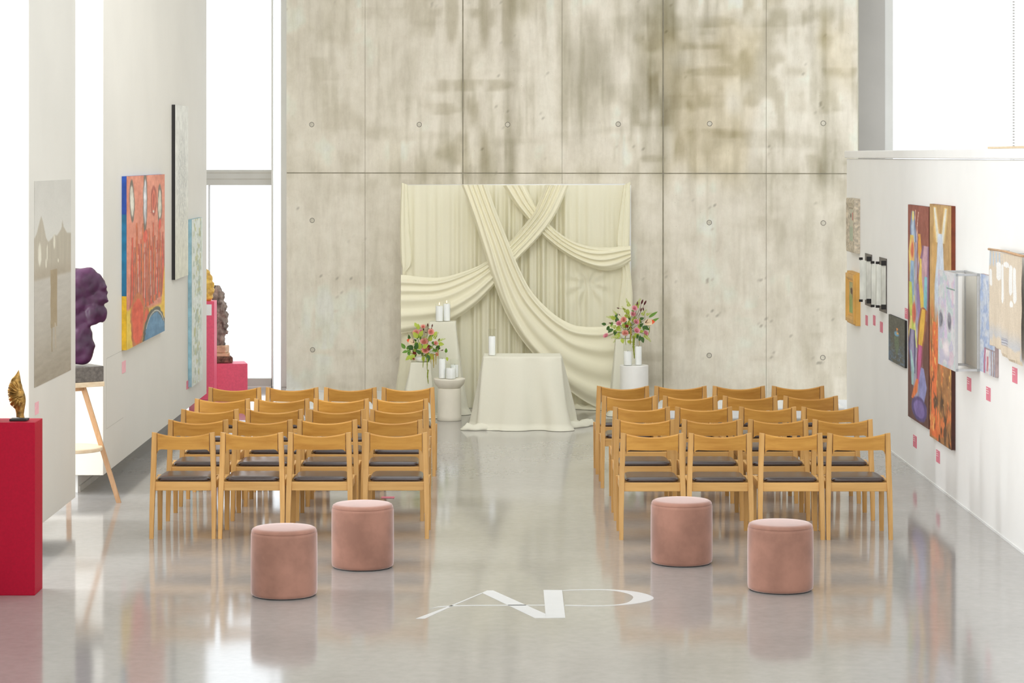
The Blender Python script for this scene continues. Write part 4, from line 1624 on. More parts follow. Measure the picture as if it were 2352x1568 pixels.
# tall pale drawing, dark edge
cv = Cv(50, 220, (228, 227, 218), 5, 23)
cv.put(smoothstep(0.4, 1, cv.V) * 0.8, (222, 219, 196), 6)
e = np.hypot((cv.U - 0.52) / 0.36, (cv.V - 0.45) / 0.30)
sc = np.abs(np.sin(cv.U * 46 + 6 * fbm(cv.U * 4, cv.V * 12, 77, 3) + 14 * fbm(cv.U * 2, cv.V * 6, 78, 3)))
cv.put((1 - smoothstep(0.8, 1.05, e)) * (1 - smoothstep(0.0, 0.5, sc)) * 0.75, (132, 134, 132), 14)
wall_art('pale_drawing', 'very tall pale drawing of a faint grey face with black edge, hung high', 'left', 24.55, 25.55, 1.62, 3.416, 0.035, cv, M['dark'], 'drawing')

# tall pale green painting
cv = Cv(50, 220, (226, 231, 222), 6, 29)
g = fbm(cv.U * 6, cv.V * 26, 91, 4)
cv.put(smoothstep(0.50, 0.66, g) * (1 - smoothstep(0.28, 0.48, np.abs(cv.U - 0.5))) * 0.8, (168, 182, 158), 16)
cv.put(smoothstep(0.56, 0.70, fbm(cv.U * 9, cv.V * 30, 95, 4)) * (1 - smoothstep(0.25, 0.45, np.abs(cv.U - 0.5))), (190, 192, 140), 16)
wall_art('green_painting', 'tall pale green misty painting with teal edge near the back window', 'left', 25.80, 26.72, 0.40, 2.205, 0.04, cv, edge_mat('dusty_teal_edge', (140, 178, 190)))


# --- right wall ----------------------------------------------------------
cv = Cv(50, 130, (84, 84, 74), 9, 41)
cv.put(smoothstep(0.35, 0.9, cv.V) * smoothstep(0.42, 0.6, fbm(cv.U * 9, cv.V * 20, 43, 4)) * 0.8, (86, 108, 132), 20, (26, 50))
cv.put((1 - smoothstep(0.0, 0.2, cv.U)) * smoothstep(0.3, 0.5, cv.V) * 0.5, (84, 116, 160), 16)
cv.put(smoothstep(0.6, 0.9, fbm(cv.U * 40, cv.V * 60, 47, 2)) * smoothstep(0.5, 0.7, cv.V) * 0.7, (150, 166, 184), 16)
cv.band([(0.36, 0.52), (0.45, 0.5), (0.62, 0.52), (0.80, 0.52)], [0.14, 0.17, 0.16, 0.03], (98, 114, 88), 0.3, 8)
cv.ell(0.50, 0.355, 0.15, 0.052, (122, 176, 206), 0.15, (90, 110, 120), 10)
cv.ell(0.56, 0.335, 0.07, 0.028, (238, 176, 80), 0.25)
cv.band([(0.22, 0.54), (0.30, 0.53)], 0.04, (226, 140, 60), 0.4)
cv.ell(0.54, 0.245, 0.05, 0.02, (238, 164, 70), 0.2, (160, 70, 40))
wall_art('dark_painting', 'small dark green painting of a figure with blue and orange head', 'right', 23.40, 22.45, 0.90, 1.345, 0.022, cv, M['dark'])

cv = Cv(64, 260, (150, 76, 62), 8, 53)
cv.put(smoothstep(0.25, 0.8, cv.V) * 0.9, (98, 56, 48), 8)
cv.band([(0.10, 0.28), (0.22, 0.42), (0.40, 0.48), (0.60, 0.44), (0.78, 0.46), (0.95, 0.52)], [0.10, 0.34, 0.36, 0.30, 0.30, 0.28], (176, 168, 190), 0.5, 34)
cv.band([(0.02, 0.38), (0.10, 0.34), (0.2, 0.40)], 0.015, (232, 190, 170), 0.5)
cv.band([(0.03, 0.52), (0.10, 0.45), (0.22, 0.50)], 0.015, (232, 190, 170), 0.5)
cv.band([(0.03, 0.25), (0.10, 0.24), (0.17, 0.27)], [0.05, 0.09, 0.10], (188, 206, 226), 0.3, 10, outline=(110, 130, 170))
cv.ell(0.25, 0.05, 0.06, 0.03, (244, 226, 130), 0.4)
cv.band([(0.14, 0.20), (0.22, 0.18), (0.34, 0.20), (0.45, 0.22)], [0.10, 0.16, 0.14, 0.14], (240, 214, 110), 0.3, 16)
cv.ell(0.22, 0.21, 0.08, 0.045, (226, 108, 74), 0.4, (244, 190, 120))
cv.band([(0.26, 0.22), (0.38, 0.20), (0.50, 0.24), (0.58, 0.3)], [0.12, 0.15, 0.12, 0.08], (150, 184, 216), 0.5, 20)
cv.band([(0.36, 0.12), (0.46, 0.14), (0.58, 0.24), (0.66, 0.2)], [0.08, 0.12, 0.09, 0.06], (204, 216, 92), 0.4, 18)
cv.band([(0.13, 0.55), (0.20, 0.58), (0.27, 0.58)], [0.06, 0.10, 0.06], (242, 176, 70), 0.3, 16)
cv.band([(0.14, 0.50), (0.24, 0.46), (0.40, 0.50)], 0.02, (150, 60, 50), 0.4)
cv.band([(0.18, 0.86), (0.28, 0.78), (0.40, 0.74), (0.52, 0.72)], [0.10, 0.18, 0.18, 0.12], (208, 164, 176), 0.4, 16, outline=(140, 96, 130))
cv.band([(0.24, 0.62), (0.34, 0.6), (0.44, 0.7), (0.55, 0.74)], [0.05, 0.10, 0.12, 0.08], (240, 206, 90), 0.4, 14)
cv.band([(0.32, 0.86), (0.42, 0.84), (0.52, 0.82)], [0.08, 0.10, 0.07], (132, 196, 206), 0.4, 20)
cv.band([(0.36, 0.46), (0.46, 0.52), (0.58, 0.6)], [0.05, 0.09, 0.06], (156, 128, 184), 0.4, 14)
cv.band([(0.42, 0.30), (0.56, 0.34), (0.66, 0.44)], [0.03, 0.05, 0.03], (234, 236, 140), 0.4)
cv.ell(0.30, 0.50, 0.12, 0.06, (222, 106, 78), 0.4, None, 16)
cv.ell(0.76, 0.48, 0.16, 0.022, (178, 70, 40), 0.3)
cv.band([(0.47, 0.76), (0.55, 0.68), (0.64, 0.60), (0.70, 0.58)], [0.10, 0.13, 0.10, 0.06], (242, 190, 66), 0.3, 14, outline=(160, 90, 50))
cv.band([(0.52, 0.16), (0.60, 0.10), (0.66, 0.12)], [0.05, 0.09, 0.05], (240, 220, 130), 0.4, 16)
cv.band([(0.58, 0.22), (0.66, 0.20), (0.78, 0.24)], [0.08, 0.12, 0.08], (168, 160, 196), 0.35, 18, outline=(90, 84, 130))
cv.band([(0.64, 0.60), (0.72, 0.56), (0.82, 0.50)], [0.08, 0.09, 0.05], (206, 92, 150), 0.35, 14, outline=(150, 60, 90))
cv.band([(0.74, 0.70), (0.82, 0.72), (0.92, 0.66)], [0.08, 0.22, 0.10], (150, 150, 204), 0.25, 14)
cv.ell(0.56, 0.935, 0.30, 0.045, (132, 110, 178), 0.2, (90, 70, 130), 16)
cv.band([(0.80, 0.46), (0.86, 0.36), (0.90, 0.22)], [0.05, 0.12, 0.05], (238, 124, 58), 0.3, 12)
cv.band([(0.68, 0.14), (0.76, 0.24), (0.84, 0.22)], [0.04, 0.10, 0.06], (176, 214, 214), 0.4, 16)
wall_art('tall_red_painting', 'tall brownish-red painting of winding blue, yellow and violet forms', 'right', 22.25, 21.15, 0.475, 2.44, 0.025, cv, edge_mat('maroon_edge', (88, 34, 30)))

cv = Cv(64, 260, (190, 150, 96), 12, 67)
cv.put(smoothstep(0.45, 0.65, fbm(cv.U * 8, cv.V * 5, 71, 4)) * 0.6, (226, 176, 98), 10)
for s in (-1, 1):
    cv.band([(0.01, 0.5 + s * 0.26), (0.08, 0.5 + s * 0.20), (0.16, 0.5 + s * 0.10)], [0.12, 0.15, 0.16], (240, 206, 130), 0.8, 6)
for s in (-1, 1):
    cv.band([(0.015, 0.5 + s * 0.26), (0.08, 0.5 + s * 0.18), (0.16, 0.5 + s * 0.09)], [0.07, 0.10, 0.12], (232, 230, 220), 0.95, 5)
cv.band([(0.12, 0.5), (0.18, 0.5), (0.24, 0.5), (0.34, 0.46), (0.5, 0.42)], [0.10, 0.16, 0.19, 0.26, 0.20], (208, 218, 232), 0.25, 8)
low = smoothstep(0.38, 0.55, cv.V + 0.10 * (fbm(cv.U * 6, cv.V * 4, 73, 3) - 0.5))
cv.put(low * 0.9, (168, 112, 62), 26, (10, 26))
cv.put(low * smoothstep(0.45, 0.6, fbm(cv.U * 7, cv.V * 14, 75, 4)), (232, 128, 66), 16)
cv.band([(0.50, 0.22), (0.62, 0.26), (0.78, 0.20), (0.99, 0.24)], [0.10, 0.16, 0.14, 0.16], (236, 116, 56), 0.3, 16)
cv.put(low * smoothstep(0.55, 0.7, fbm(cv.U * 11, cv.V * 18, 79, 4)) * smoothstep(0.55, 0.7, cv.V), (96, 66, 42), 12)
cv.put(low * smoothstep(0.62, 0.75, fbm(cv.U * 14, cv.V * 24, 83, 4)), (246, 190, 100), 12)
wall_art('tall_orange_painting', 'tall gold and orange painting with a pale blue goblet shape at its top', 'right', 21.05, 20.03, 0.43, 2.47, 0.035, cv,
         [(0, 0.42, edge_mat('brown_edge', (70, 32, 22))), (0.42, 0.60, edge_mat('amber_edge', (170, 96, 30))), (0.60, 1, edge_mat('russet_edge', (128, 56, 24)))])

# pale painting carried on an aluminium box frame standing off the wall
y0, y1, z0, z1 = 19.0, 19.54, 1.18, 1.957
xo = 3.558
t = thing('box_frame_painting', 'pale lilac abstract painting on an aluminium box frame standing off the wall', 'painting', (RX, (y0 + y1) / 2, z0))
b = 0.020


def bar(x0, x1, ya, yb, za, zb, m='alu', nm='frame_bar'):
    box(nm, x0, x1, ya, yb, za, zb, M[m], t, bev=0.0015)


for ya in (y0, y1 - b):
    for xx in (xo, RX - b - 0.001):
        bar(xx, xx + b, ya, ya + b, z0 + b, z1 - b)
    for zz_ in (z0, z1 - b):
        bar(xo + b, RX - b - 0.001, ya, ya + b, zz_, zz_ + b)
for zz_ in (z0, z1 - b):
    for xx in (xo, RX - b - 0.001):
        bar(xx, xx + b, y0 + b, y1 - b, zz_, zz_ + b)
        for ya in (y0, y1 - b):
            bar(xx - 0.0008, xx + b + 0.0008, ya - 0.0008, ya + b + 0.0008, zz_ - 0.0008, zz_ + b + 0.0008, 'alu_corner', 'corner_joint')
box('back_panel', RX - 0.012, RX - 0.003, y0 + b, y1 - b, z0 + b, z1 - b, plain('pale_board', (236, 230, 218), 0.7, 0.01), t)
yc = 19.74
cv = Cv(60, 150, (214, 212, 214), 12, 101)
cv.put(smoothstep(0.48, 0.62, fbm(cv.U * 5, cv.V * 9, 103, 4)) * 0.8, (190, 186, 210), 14)
cv.put(smoothstep(0.52, 0.66, fbm(cv.U * 6, cv.V * 9, 107, 4)) * 0.7, (186, 206, 204), 14)
cv.put(smoothstep(0.56, 0.68, fbm(cv.U * 7, cv.V * 8, 109, 4)) * 0.6, (222, 190, 206), 14)
cv.band([(0.10, 0.42), (0.3, 0.44), (0.55, 0.45), (0.7, 0.46)], [0.04, 0.03, 0.05, 0.14], (216, 196, 222), 0.6, 8)
cv.ell(0.47, 0.80, 0.26, 0.14, (240, 228, 232), 0.8)
for u in (0.17, 0.68):
    cv.ell(u, 0.52, 0.11, 0.085, (122, 122, 134), 0.2, (176, 170, 180), 40)
cv.band([(0.165, 0.8), (0.178, 0.8)], 0.3, (118, 150, 140), 0.1)
Yg = yc + (y0 - yc) * cv.U
P = np.stack([np.full_like(Yg, xo - 0.006), Yg, z1 - (z1 - z0) * cv.V], -1)
box('canvas', xo - 0.005, xo - 0.001, y0, yc, z0, z1, M['white'], t)
grid_mesh('painted_surface', P, cv.C, M['paint'], t, smooth=False)

# pale blue painting partly covered by the weaving
cv = Cv(50, 160, (196, 204, 218), 12, 121)
cv.put(smoothstep(0.48, 0.62, fbm(cv.U * 6, cv.V * 12, 123, 4)), (166, 182, 212), 14)
cv.put(smoothstep(0.52, 0.66, fbm(cv.U * 5, cv.V * 10, 127, 4)) * 0.7, (214, 216, 220), 10)
low = smoothstep(0.74, 0.77, cv.V)
cv.band([(0.74, 0.35), (1.0, 0.30)], 0.06, (190, 110, 140), 0.4)
cv.band([(0.75, 0.52), (1.0, 0.52)], 0.13, (226, 216, 214), 0.3)
cv.band([(0.82, 0.52), (0.97, 0.5)], 0.07, (204, 130, 140), 0.5, 24)
cv.band([(0.74, 0.76), (1.0, 0.78)], 0.05, (170, 150, 150), 0.4)
cv.band([(0.74, 0.92), (1.0, 0.92)], 0.05, (160, 140, 140), 0.4)
cv.put((1 - smoothstep(0.0, 0.012, np.abs(cv.V - 0.745))) * smoothstep(0.3, 0.35, cv.U), (150, 130, 132), 8)
wall_art('blue_painting', 'pale blue abstract canvas partly hidden behind the beige weaving', 'right', 18.85, 18.27, 1.20, 1.965, 0.028, cv, edge_mat('taupe_edge', (170, 150, 148)))

# beige weaving hanging from a rod
TXW = 3.66
ya, yb = 18.18, 17.06
zt = at(2272, 572, 18.18).z
nx, ny = 130, 150
U, V = np.meshgrid(np.linspace(0, 1, nx), np.linspace(0, 1, ny))
bot = np.where(U < 0.38, 1.465, np.where(U < 0.62, 1.437, 1.422))
Zg = zt - 0.01 - (zt - bot) * V
Yg = ya + (yb - ya) * U
Xg = TXW + 0.012 * np.sin(U * 16) * V + 0.01 * fbm(U * 3, V * 4, 131, 2)
C = np.ones((ny, nx, 3)) * np.array([222, 207, 186.0])
nzz = (fbm(U * 40, V * 10, 133, 3) - 0.5)
C += nzz[..., None] * 16
blue = np.array([192, 204, 218.0])
m = ((1 - smoothstep(0.05, 0.10, np.abs(V - 0.075))) * (np.sin(U * 60) > -0.2) * (U < 0.42))[..., None] * 0.8
C = C * (1 - m) + blue * m
m = (smoothstep(0.70, 0.90, V) * smoothstep(0.45, 0.6, fbm(U * 5, V * 6, 137, 3)))[..., None] * 0.75
C = C * (1 - m) + np.array([196, 200, 208.0]) * m
m = ((np.abs(V - 0.88) < 0.035) & (U > 0.38) & (U < 0.62))[..., None] * 0.7
C = C * (1 - m) + (np.array([176, 176, 186.0]) + 30 * np.sign(np.sin(V * 260))[..., None]) * m
hole = np.zeros_like(U, bool)
for (u0, u1, v0, v1) in ((0.235, 0.385, 0.10, 0.29), (0.39, 0.45, 0.11, 0.50), (0.45, 0.64, 0.08, 0.135), (0.645, 0.745, 0.10, 0.39), (0.76, 0.84, 0.115, 0.46), (0.01, 0.085, 0.19, 0.37), (0.68, 0.76, 0.44, 0.50), (0.58, 0.60, 0.26, 0.275)):
    cu, hw = (u0 + u1) / 2, (u1 - u0) / 2
    taper = np.clip(np.minimum((V - v0) / 0.02, (v1 - V) / (0.12 * (v1 - v0))), 0, 1)
    hole |= (np.abs(U - cu) < hw * np.sqrt(taper)) & (V > v0) & (V < v1)
C[hole] = np.array([242, 240, 236.0]) + (nzz * 10)[hole][:, None]
wv = thing('wall_weaving', 'beige woven hanging with long white shapes and fringed hem on a wooden rod', 'tapestry', (RX, (ya + yb) / 2, 1.26))
o = grid_mesh('woven_cloth', np.stack([Xg, Yg, Zg], -1), C, painted('woven_wool', 0.9, 0.14, 160, 0.3, (1, 1, 1), 0.1), wv)
s_ = o.modifiers.new('Solidify', 'SOLIDIFY')
s_.thickness = 0.004
bm = bmesh.new()
add_tube(bm, [(TXW, ya + 0.02, zt), (TXW, (ya + yb) / 2, zt + 0.006), (TXW, yb - 0.08, zt - 0.004)], 0.009, 10)
bm_obj('rod', bm, M['birch'], wv, smooth=True)
for yy in (ya - 0.3, yb + 0.3):
    bm = bmesh.new()
    add_tube(bm, [(TXW + 0.005, yy, zt), (RX - 0.0005, yy, zt)], 0.004, 6)
    bm_obj('rod_hook', bm, M['alu'], wv)
bm = bmesh.new()
for k in range(28):
    u = 0.40 + 0.60 * k / 27
    bz = 1.437 if u < 0.62 else 1.422
    y = ya + (yb - ya) * u
    add_tube(bm, [(TXW + 0.012 * math.sin(u * 16) + 0.005, y, bz), (TXW + 0.01, y + random.uniform(-0.008, 0.008), bz - 0.028)], 0.006, 5, 0.003)
o = bm_obj('fringe', bm, M['linen'], wv)
o['kind'] = 'stuff'


# small framed pictures
def framed(name, lab, dA, dB, z0, z1, profile, fmat_, cv):
    t = thing(name, lab, 'picture', (RX, (dA + dB) / 2, z0))
    y0, y1 = min(dA, dB), max(dA, dB)
    bm = bmesh.new()
    rings = []
    for ins, out in profile:
        k = min(ins, 0.48 * (y1 - y0))
        x = RX - max(out, 0.0006)
        rings.append([(x, y0 + k, z0 + ins), (x, y1 - k, z0 + ins), (x, y1 - k, z1 - ins), (x, y0 + k, z1 - ins)])
    add_loft(bm, rings, caps=False)
    bm_obj('frame', bm, fmat_, t)
    ins, out = profile[-1]
    U, V = cv.U, cv.V
    P = np.stack([np.full_like(U, RX - out - 0.001), y1 - ins + (y0 - y1 + 2 * ins) * U, z1 - ins - (z1 - z0 - 2 * ins) * V], -1)
    grid_mesh('picture', P, cv.C, M['paint'], t, smooth=False)
    return t


M['silver_frame'] = plain('worn_silver_leaf', (196, 184, 164), 0.55, 0.16, 26, metal=0.15, bump=0.3, bscale=120)
M['gold_frame'] = plain('ochre_frame', (216, 166, 84), 0.5, 0.05, 8)
cv = Cv(40, 90, (206, 202, 182), 8, 141)
cv.put(smoothstep(0.5, 0.6, cv.V) * 0.8, (176, 190, 164), 10)
cv.ell(0.25, 0.2, 0.10, 0.09, (70, 40, 34), 0.4, None, 24)
cv.band([(0.1, 0.62), (0.34, 0.60)], 0.07, (206, 40, 50), 0.2, 8)
framed('framed_picture', 'small picture in a worn silver frame hung upper at the wall end', 26.06, 25.44, 1.855, 2.435, [(0.0, 0.0), (0.0, 0.05), (0.008, 0.062), (0.05, 0.07), (0.085, 0.052), (0.10, 0.052), (0.105, 0.045), (0.12, 0.04)], M['silver_frame'], cv)
cv = Cv(40, 90, (150, 166, 96), 10, 151)
cv.put((1 - smoothstep(0.35, 0.5, cv.V)) * 0.8, (186, 178, 130), 14)
cv.ell(0.42, 0.28, 0.26, 0.13, (80, 52, 36), 0.4, None, 36)
cv.ell(0.65, 0.42, 0.14, 0.16, (70, 74, 40), 0.4, None, 24)
cv.put(smoothstep(0.75, 0.85, cv.V), (150, 180, 110), 12)
framed('framed_picture', 'small picture in an ochre gold frame hung below the silver one', 26.06, 25.42, 1.085, 1.645, [(0.0, 0.0), (0.0, 0.05), (0.02, 0.055), (0.022, 0.072), (0.06, 0.075), (0.085, 0.06), (0.09, 0.05), (0.11, 0.05), (0.115, 0.042)], M['gold_frame'], cv)

# folded metal reliefs on dark plates
M['sheet'] = plain('dull_zinc_sheet', (206, 206, 196), 0.42, 0.10, 9, metal=0.35, stretch=(1, 1, 0.4))
M['gunmetal'] = plain('gunmetal_plate', (112, 106, 102), 0.5, 0.08, 12, metal=0.3)
for lab, ya, yb, za, zb, folds in (('folded zinc relief with one pleat on a dark plate, next to the frames', 24.60, 25.05, 1.335, 1.875, ((0.010, 0.012), (0.056, 0.03), (0.050, 0.10), (0.112, 0.115), (0.06, 0.40))),
                                   ('folded zinc relief with two pleats on a dark plate, farther from the frames', 23.64, 24.09, 1.335, 1.875, ((0.010, 0.012), (0.050, 0.03), (0.044, 0.10), (0.088, 0.112), (0.082, 0.19), (0.124, 0.205), (0.09, 0.42)))):
    t = thing('metal_relief', lab, 'relief', (RX, (ya + yb) / 2, za), 'folded zinc reliefs')
    box('back_plate', RX - 0.008, RX - 0.0006, ya, yb, za, zb, M['gunmetal'], t, bev=0.001)
    zi, zo = za + 0.085, zb - 0.065
    bm = bmesh.new()
    pts = [(RX - o_, ya + y_) for o_, y_ in folds]
    ring0 = [bm.verts.new((x, y, zi - 0.006 * i)) for i, (x, y) in enumerate(pts)]
    ring1 = [bm.verts.new((x, y, zo)) for x, y in pts]
    for i in range(len(pts) - 1):
        bm.faces.new((ring0[i], ring0[i + 1], ring1[i + 1], ring1[i]))
    o = bm_obj('folded_sheet', bm, M['sheet'], t)
    so = o.modifiers.new('Solidify', 'SOLIDIFY')
    so.thickness = 0.003
    for zz_ in (zi - 0.045, zo - 0.002):
        box('clip', RX - 0.054, RX - 0.009, ya + 0.004, ya + 0.034, zz_, zz_ + 0.047, M['dark'], t)
        for o_, y_ in folds[3::2]:
            box('clip', RX - o_ - 0.006, RX - o_ + 0.03, ya + y_ - 0.012, ya + y_ + 0.012, zz_ + 0.01, zz_ + 0.035, M['dark'], t)

# title cards
def wcard(side, pxa, pxb, pya, pyb, lab, mat='pink_card', lines=True):
    xw = PX if side == 'left' else RX
    dA, dB = xw * F / (pxa - CX), xw * F / (pxb - CX)
    dm = (dA + dB) / 2
    za, zb = H - (pya - HY) * dm / F, H - (pyb - HY) * dm / F
    hh = (za - zb) - abs(dA - dB) * 0  # card height
    zc = (za + zb) / 2
    hgt = min(0.135, hh)
    t = thing('title_card', lab, 'card', (xw, dm, zc - hgt / 2), 'pink title cards')
    y0, y1 = min(dA, dB), max(dA, dB)
    sg = 1 if side == 'left' else -1
    xa, xb = xw + sg * 0.0005, xw + sg * 0.004
    box('card', min(xa, xb), max(xa, xb), y0, y1, zc - hgt / 2, zc + hgt / 2, M[mat], t)
    if lines:
        bm = bmesh.new()
        xs = xw + sg * 0.0046
        for k in range(3):
            z_ = zc + hgt * (0.36 - 0.17 * k)
            L = (y1 - y0) * (0.55 if k else 0.4)
            st = y1 if side == 'right' else y0
            s2 = -1 if side == 'right' else 1
            add_box(bm, min(xs, xs - sg * 0.0004), max(xs, xs - sg * 0.0004), min(st + s2 * 0.01, st + s2 * (0.01 + L)), max(st + s2 * 0.01, st + s2 * (0.01 + L)), z_, z_ + 0.004)
        bm_obj('printed_lines', bm, M['text'], t)


wcard('left', 80, 88, 923, 951, 'pale pink title card below the grey photo print', 'pale_pink_card', False)
wcard('left', 280, 288, 829, 856, 'faded pink title card below the red figure painting', 'pale_pink_card', False)
wcard('left', 428, 432.5, 874, 893, 'narrow pink title card beside the foot of the green painting', 'pink_card', False)
wcard('right', 1988.5, 1993.5, 724, 747, 'pink title card below the one-pleat zinc relief, closest to the frames', lines=False)
wcard('right', 2006, 2011, 724, 747, 'pink title card below the zinc reliefs, middle of the three', lines=False)
wcard('right', 2022, 2028, 739, 763, 'pink title card below the two-pleat zinc relief', lines=False)
wcard('right', 2079, 2086, 708, 732, 'pink title card above the dark green painting')
wcard('right', 2098, 2106, 1000, 1027, 'pink title card below the tall brownish-red painting')
wcard('right', 2151, 2159, 1034, 1062, 'pink title card below the tall orange painting')
wcard('right', 2222, 2231, 867, 897, 'pink title card below the box-framed lilac painting')
wcard('right', 2266, 2275.5, 889, 920, 'pink title card below the pale blue canvas')
wcard('right', 2326, 2337, 844, 879, 'pink title card below the beige weaving')
# ------------------------------------------------------------------ plinths and sculptures on the left
rpx = thing('crimson_pedestal', 'tall square crimson pedestal carrying the small bronze sculpture', 'pedestal', (-3.257, 15.88, 0))
box('body', -3.407, -3.107, 15.75, 16.01, 0.0, 1.137, M['red_lacquer'], rpx, bev=0.002)

# bronze shell-like sculpture on a dark base plate
def zb(x, y):
    return (x / 8.708, 830 + y / 8.708)


DB = 15.87
bz = 1.138
c = at(*zb(400, 1140), DB)
bs = thing('bronze_sculpture', 'small bronze shell-shaped sculpture with fanned ribs on the crimson pedestal', 'sculpture', (c.x, DB, bz))
bl, br = at(*zb(212, 1150), DB).x, at(*zb(560, 1150), DB).x
box('base_plate', bl, br, DB - 0.045, DB + 0.045, bz, bz + 0.013, M['dark'], bs, bev=0.002)
Ledge = [(372, 170), (300, 275), (235, 340), (200, 420), (170, 510), (157, 600), (170, 690), (190, 790), (225, 880), (285, 930), (305, 960), (320, 1030), (325, 1110)]
Redge = [(375, 168), (392, 240), (408, 330), (425, 430), (455, 540), (485, 620), (505, 690), (513, 760), (510, 830), (495, 920), (485, 990), (478, 1060), (492, 1125)]
n = 110
La, Ra = np.array(catmull(Ledge, n)), np.array(catmull(Redge, n))
bm = bmesh.new()
rings = []
piv = (440, 640)
for i in range(n):
    r = []
    m = 40
    for k in range(m):
        a = 2 * math.pi * k / m
        u = 0.5 - 0.5 * math.cos(a)
        x = La[i, 0] + (Ra[i, 0] - La[i, 0]) * u
        y = La[i, 1] + (Ra[i, 1] - La[i, 1]) * u
        p = at(*zb(x, y), DB)
        w = (Ra[i, 0] - La[i, 0]) / 8.708 * DB / F
        dep = 0.34 * w * math.sin(a)
        ang = math.atan2(y - piv[1], piv[0] - x)
        dist = math.hypot(y - piv[1], piv[0] - x)
        rib = 0.0
        if x < piv[0] and 20 < dist:
            fade = min(1, dist / 90) * max(0, min(1, (y - 380) / 80)) * max(0, min(1, (960 - y) / 90))
            rib = 0.011 * fade * math.sin(ang * 19)
        elif y > 830:
            rib = 0.003 * math.sin(u * 22)
        s = -1 if math.sin(a) > 0 else 1
        r.append((p.x, DB - dep + (rib * s if abs(math.sin(a)) > 0.15 else 0), max(p.z, bz + 0.011)))
    rings.append(r)
add_loft(bm, rings)
bm_obj('bronze_body', bm, M['bronze'], bs, smooth=True)

# wooden tripod stand with shelf, stone block and purple sculpture
tc = Vector((-3.60, 19.74, 0))
st = thing('tripod_stand', 'pale wooden tripod stand with round shelf between the two left display walls', 'stand', tuple(tc))
ztop = 1.035


def leg(name, a, b, w=0.042):
    bm = bmesh.new()
    a, b = Vector(a), Vector(b)
    add_loft(bm, [rect_ring(a.x, a.y, a.z, w, w * 0.7), rect_ring(b.x, b.y, b.z, w * 0.92, w * 0.64)])
    return bm_obj(name, bm, M['birch'], st)


foot = floor_at(273, 1154)
leg('leg', (tc.x + 0.11, tc.y - 0.03, ztop - 0.045), (foot.x, foot.y, 0))
leg('leg', (tc.x - 0.08, tc.y - 0.07, ztop - 0.045), (tc.x - 0.36, tc.y - 0.30, 0))
leg('leg', (tc.x - 0.02, tc.y + 0.10, ztop - 0.045), (tc.x - 0.10, tc.y + 0.46, 0))
bm = bmesh.new()
add_lathe(bm, [(0.12, ztop - 0.075), (0.125, ztop - 0.07), (0.125, ztop - 0.045), (0.12, ztop - 0.04)], tc.x, tc.y, 32)
bm_obj('hub', bm, M['birch'], st)
bm = bmesh.new()
add_lathe(bm, [(0.238, 0.462), (0.243, 0.468), (0.243, 0.488), (0.238, 0.494)], tc.x + 0.02, tc.y, 48)
bm_obj('shelf', bm, M['birch_x'], st)
# adjustable post below the hub
bm = bmesh.new()
add_lathe(bm, [(0.016, ztop - 0.29), (0.017, ztop - 0.285), (0.017, ztop - 0.07)], tc.x + 0.02, tc.y, 16)
bm_obj('post', bm, M['birch'], st)
for zq in (ztop - 0.13, ztop - 0.19):
    bm = bmesh.new()
    add_tube(bm, [(tc.x + 0.02, tc.y - 0.021, zq), (tc.x + 0.02, tc.y - 0.014, zq)], 0.004, 8)
    bm_obj('peg', bm, M['alu'], st)


def rot_box(name, cx_, cy_, hx, hy, z0, z1, ang, mat, parent, bev=0.003):
    bm = bmesh.new()
    add_box(bm, -hx, hx, -hy, hy, z0, z1, bev)
    bmesh.ops.rotate(bm, verts=bm.verts, cent=(0, 0, 0), matrix=Matrix.Rotation(ang, 3, 'Z'))
    for v in bm.verts:
        v.co.x += cx_
        v.co.y += cy_
    return bm_obj(name, bm, mat, parent)


ang = math.radians(35)
rot_box('top_board', tc.x + 0.02, tc.y, 0.20, 0.18, ztop - 0.04, ztop - 0.0, ang, M['birch_x'], st)
sb = thing('stone_block', 'dark grey granite block on the tripod stand under the purple sculpture', 'block', (tc.x + 0.02, tc.y, ztop))
rot_box('block', tc.x + 0.02, tc.y, 0.195, 0.175, ztop + 0.0008, ztop + 0.128, ang, M['stone'], sb, 0.004)


def blob(name, parent, balls, mat, voxel, disp, dscale, smooth=6):
    bm = bmesh.new()
    for (p, r) in balls:
        g = bmesh.ops.create_icosphere(bm, subdivisions=3, radius=1)
        rr_ = r if isinstance(r, (tuple, list)) else (r, r, r)
        for v in g['verts']:
            v.co = Vector((v.co.x * rr_[0], v.co.y * rr_[1], v.co.z * rr_[2])) + Vector(p)
    o = bm_obj(name, bm, mat, parent, smooth=True)
    m = o.modifiers.new('Remesh', 'REMESH')
    m.mode = 'VOXEL'
    m.voxel_size = voxel
    m.use_smooth_shade = True
    s = o.modifiers.new('Smooth', 'SMOOTH')
    s.factor = 0.6
    s.iterations = smooth
    if disp:
        tx = bpy.data.textures.new(name + '_relief', 'CLOUDS')
        tx.noise_scale = dscale
        tx.noise_depth = 4
        d = o.modifiers.new('Displace', 'DISPLACE')
        d.texture = tx
        d.texture_coords = 'LOCAL'
        d.strength = disp
        d.mid_level = 0.5
    return o


def zp(x, y):
    return (160 + x / 4.9, 580 + y / 4.9)


DP = 19.72
pz0 = ztop + 0.129
ps = thing('purple_sculpture', 'large lumpy purple plaster sculpture on the granite block', 'sculpture', (tc.x, DP, pz0))
S = DP / F / 4.9


def PB(x, y, r, dy=0.0, sy=1.0, sx=1.0, sz=1.0):
    p = at(*zp(x, y), DP + dy)
    return ((p.x, p.y, p.z), (r * S * sx, r * S * sy, r * S * sz))


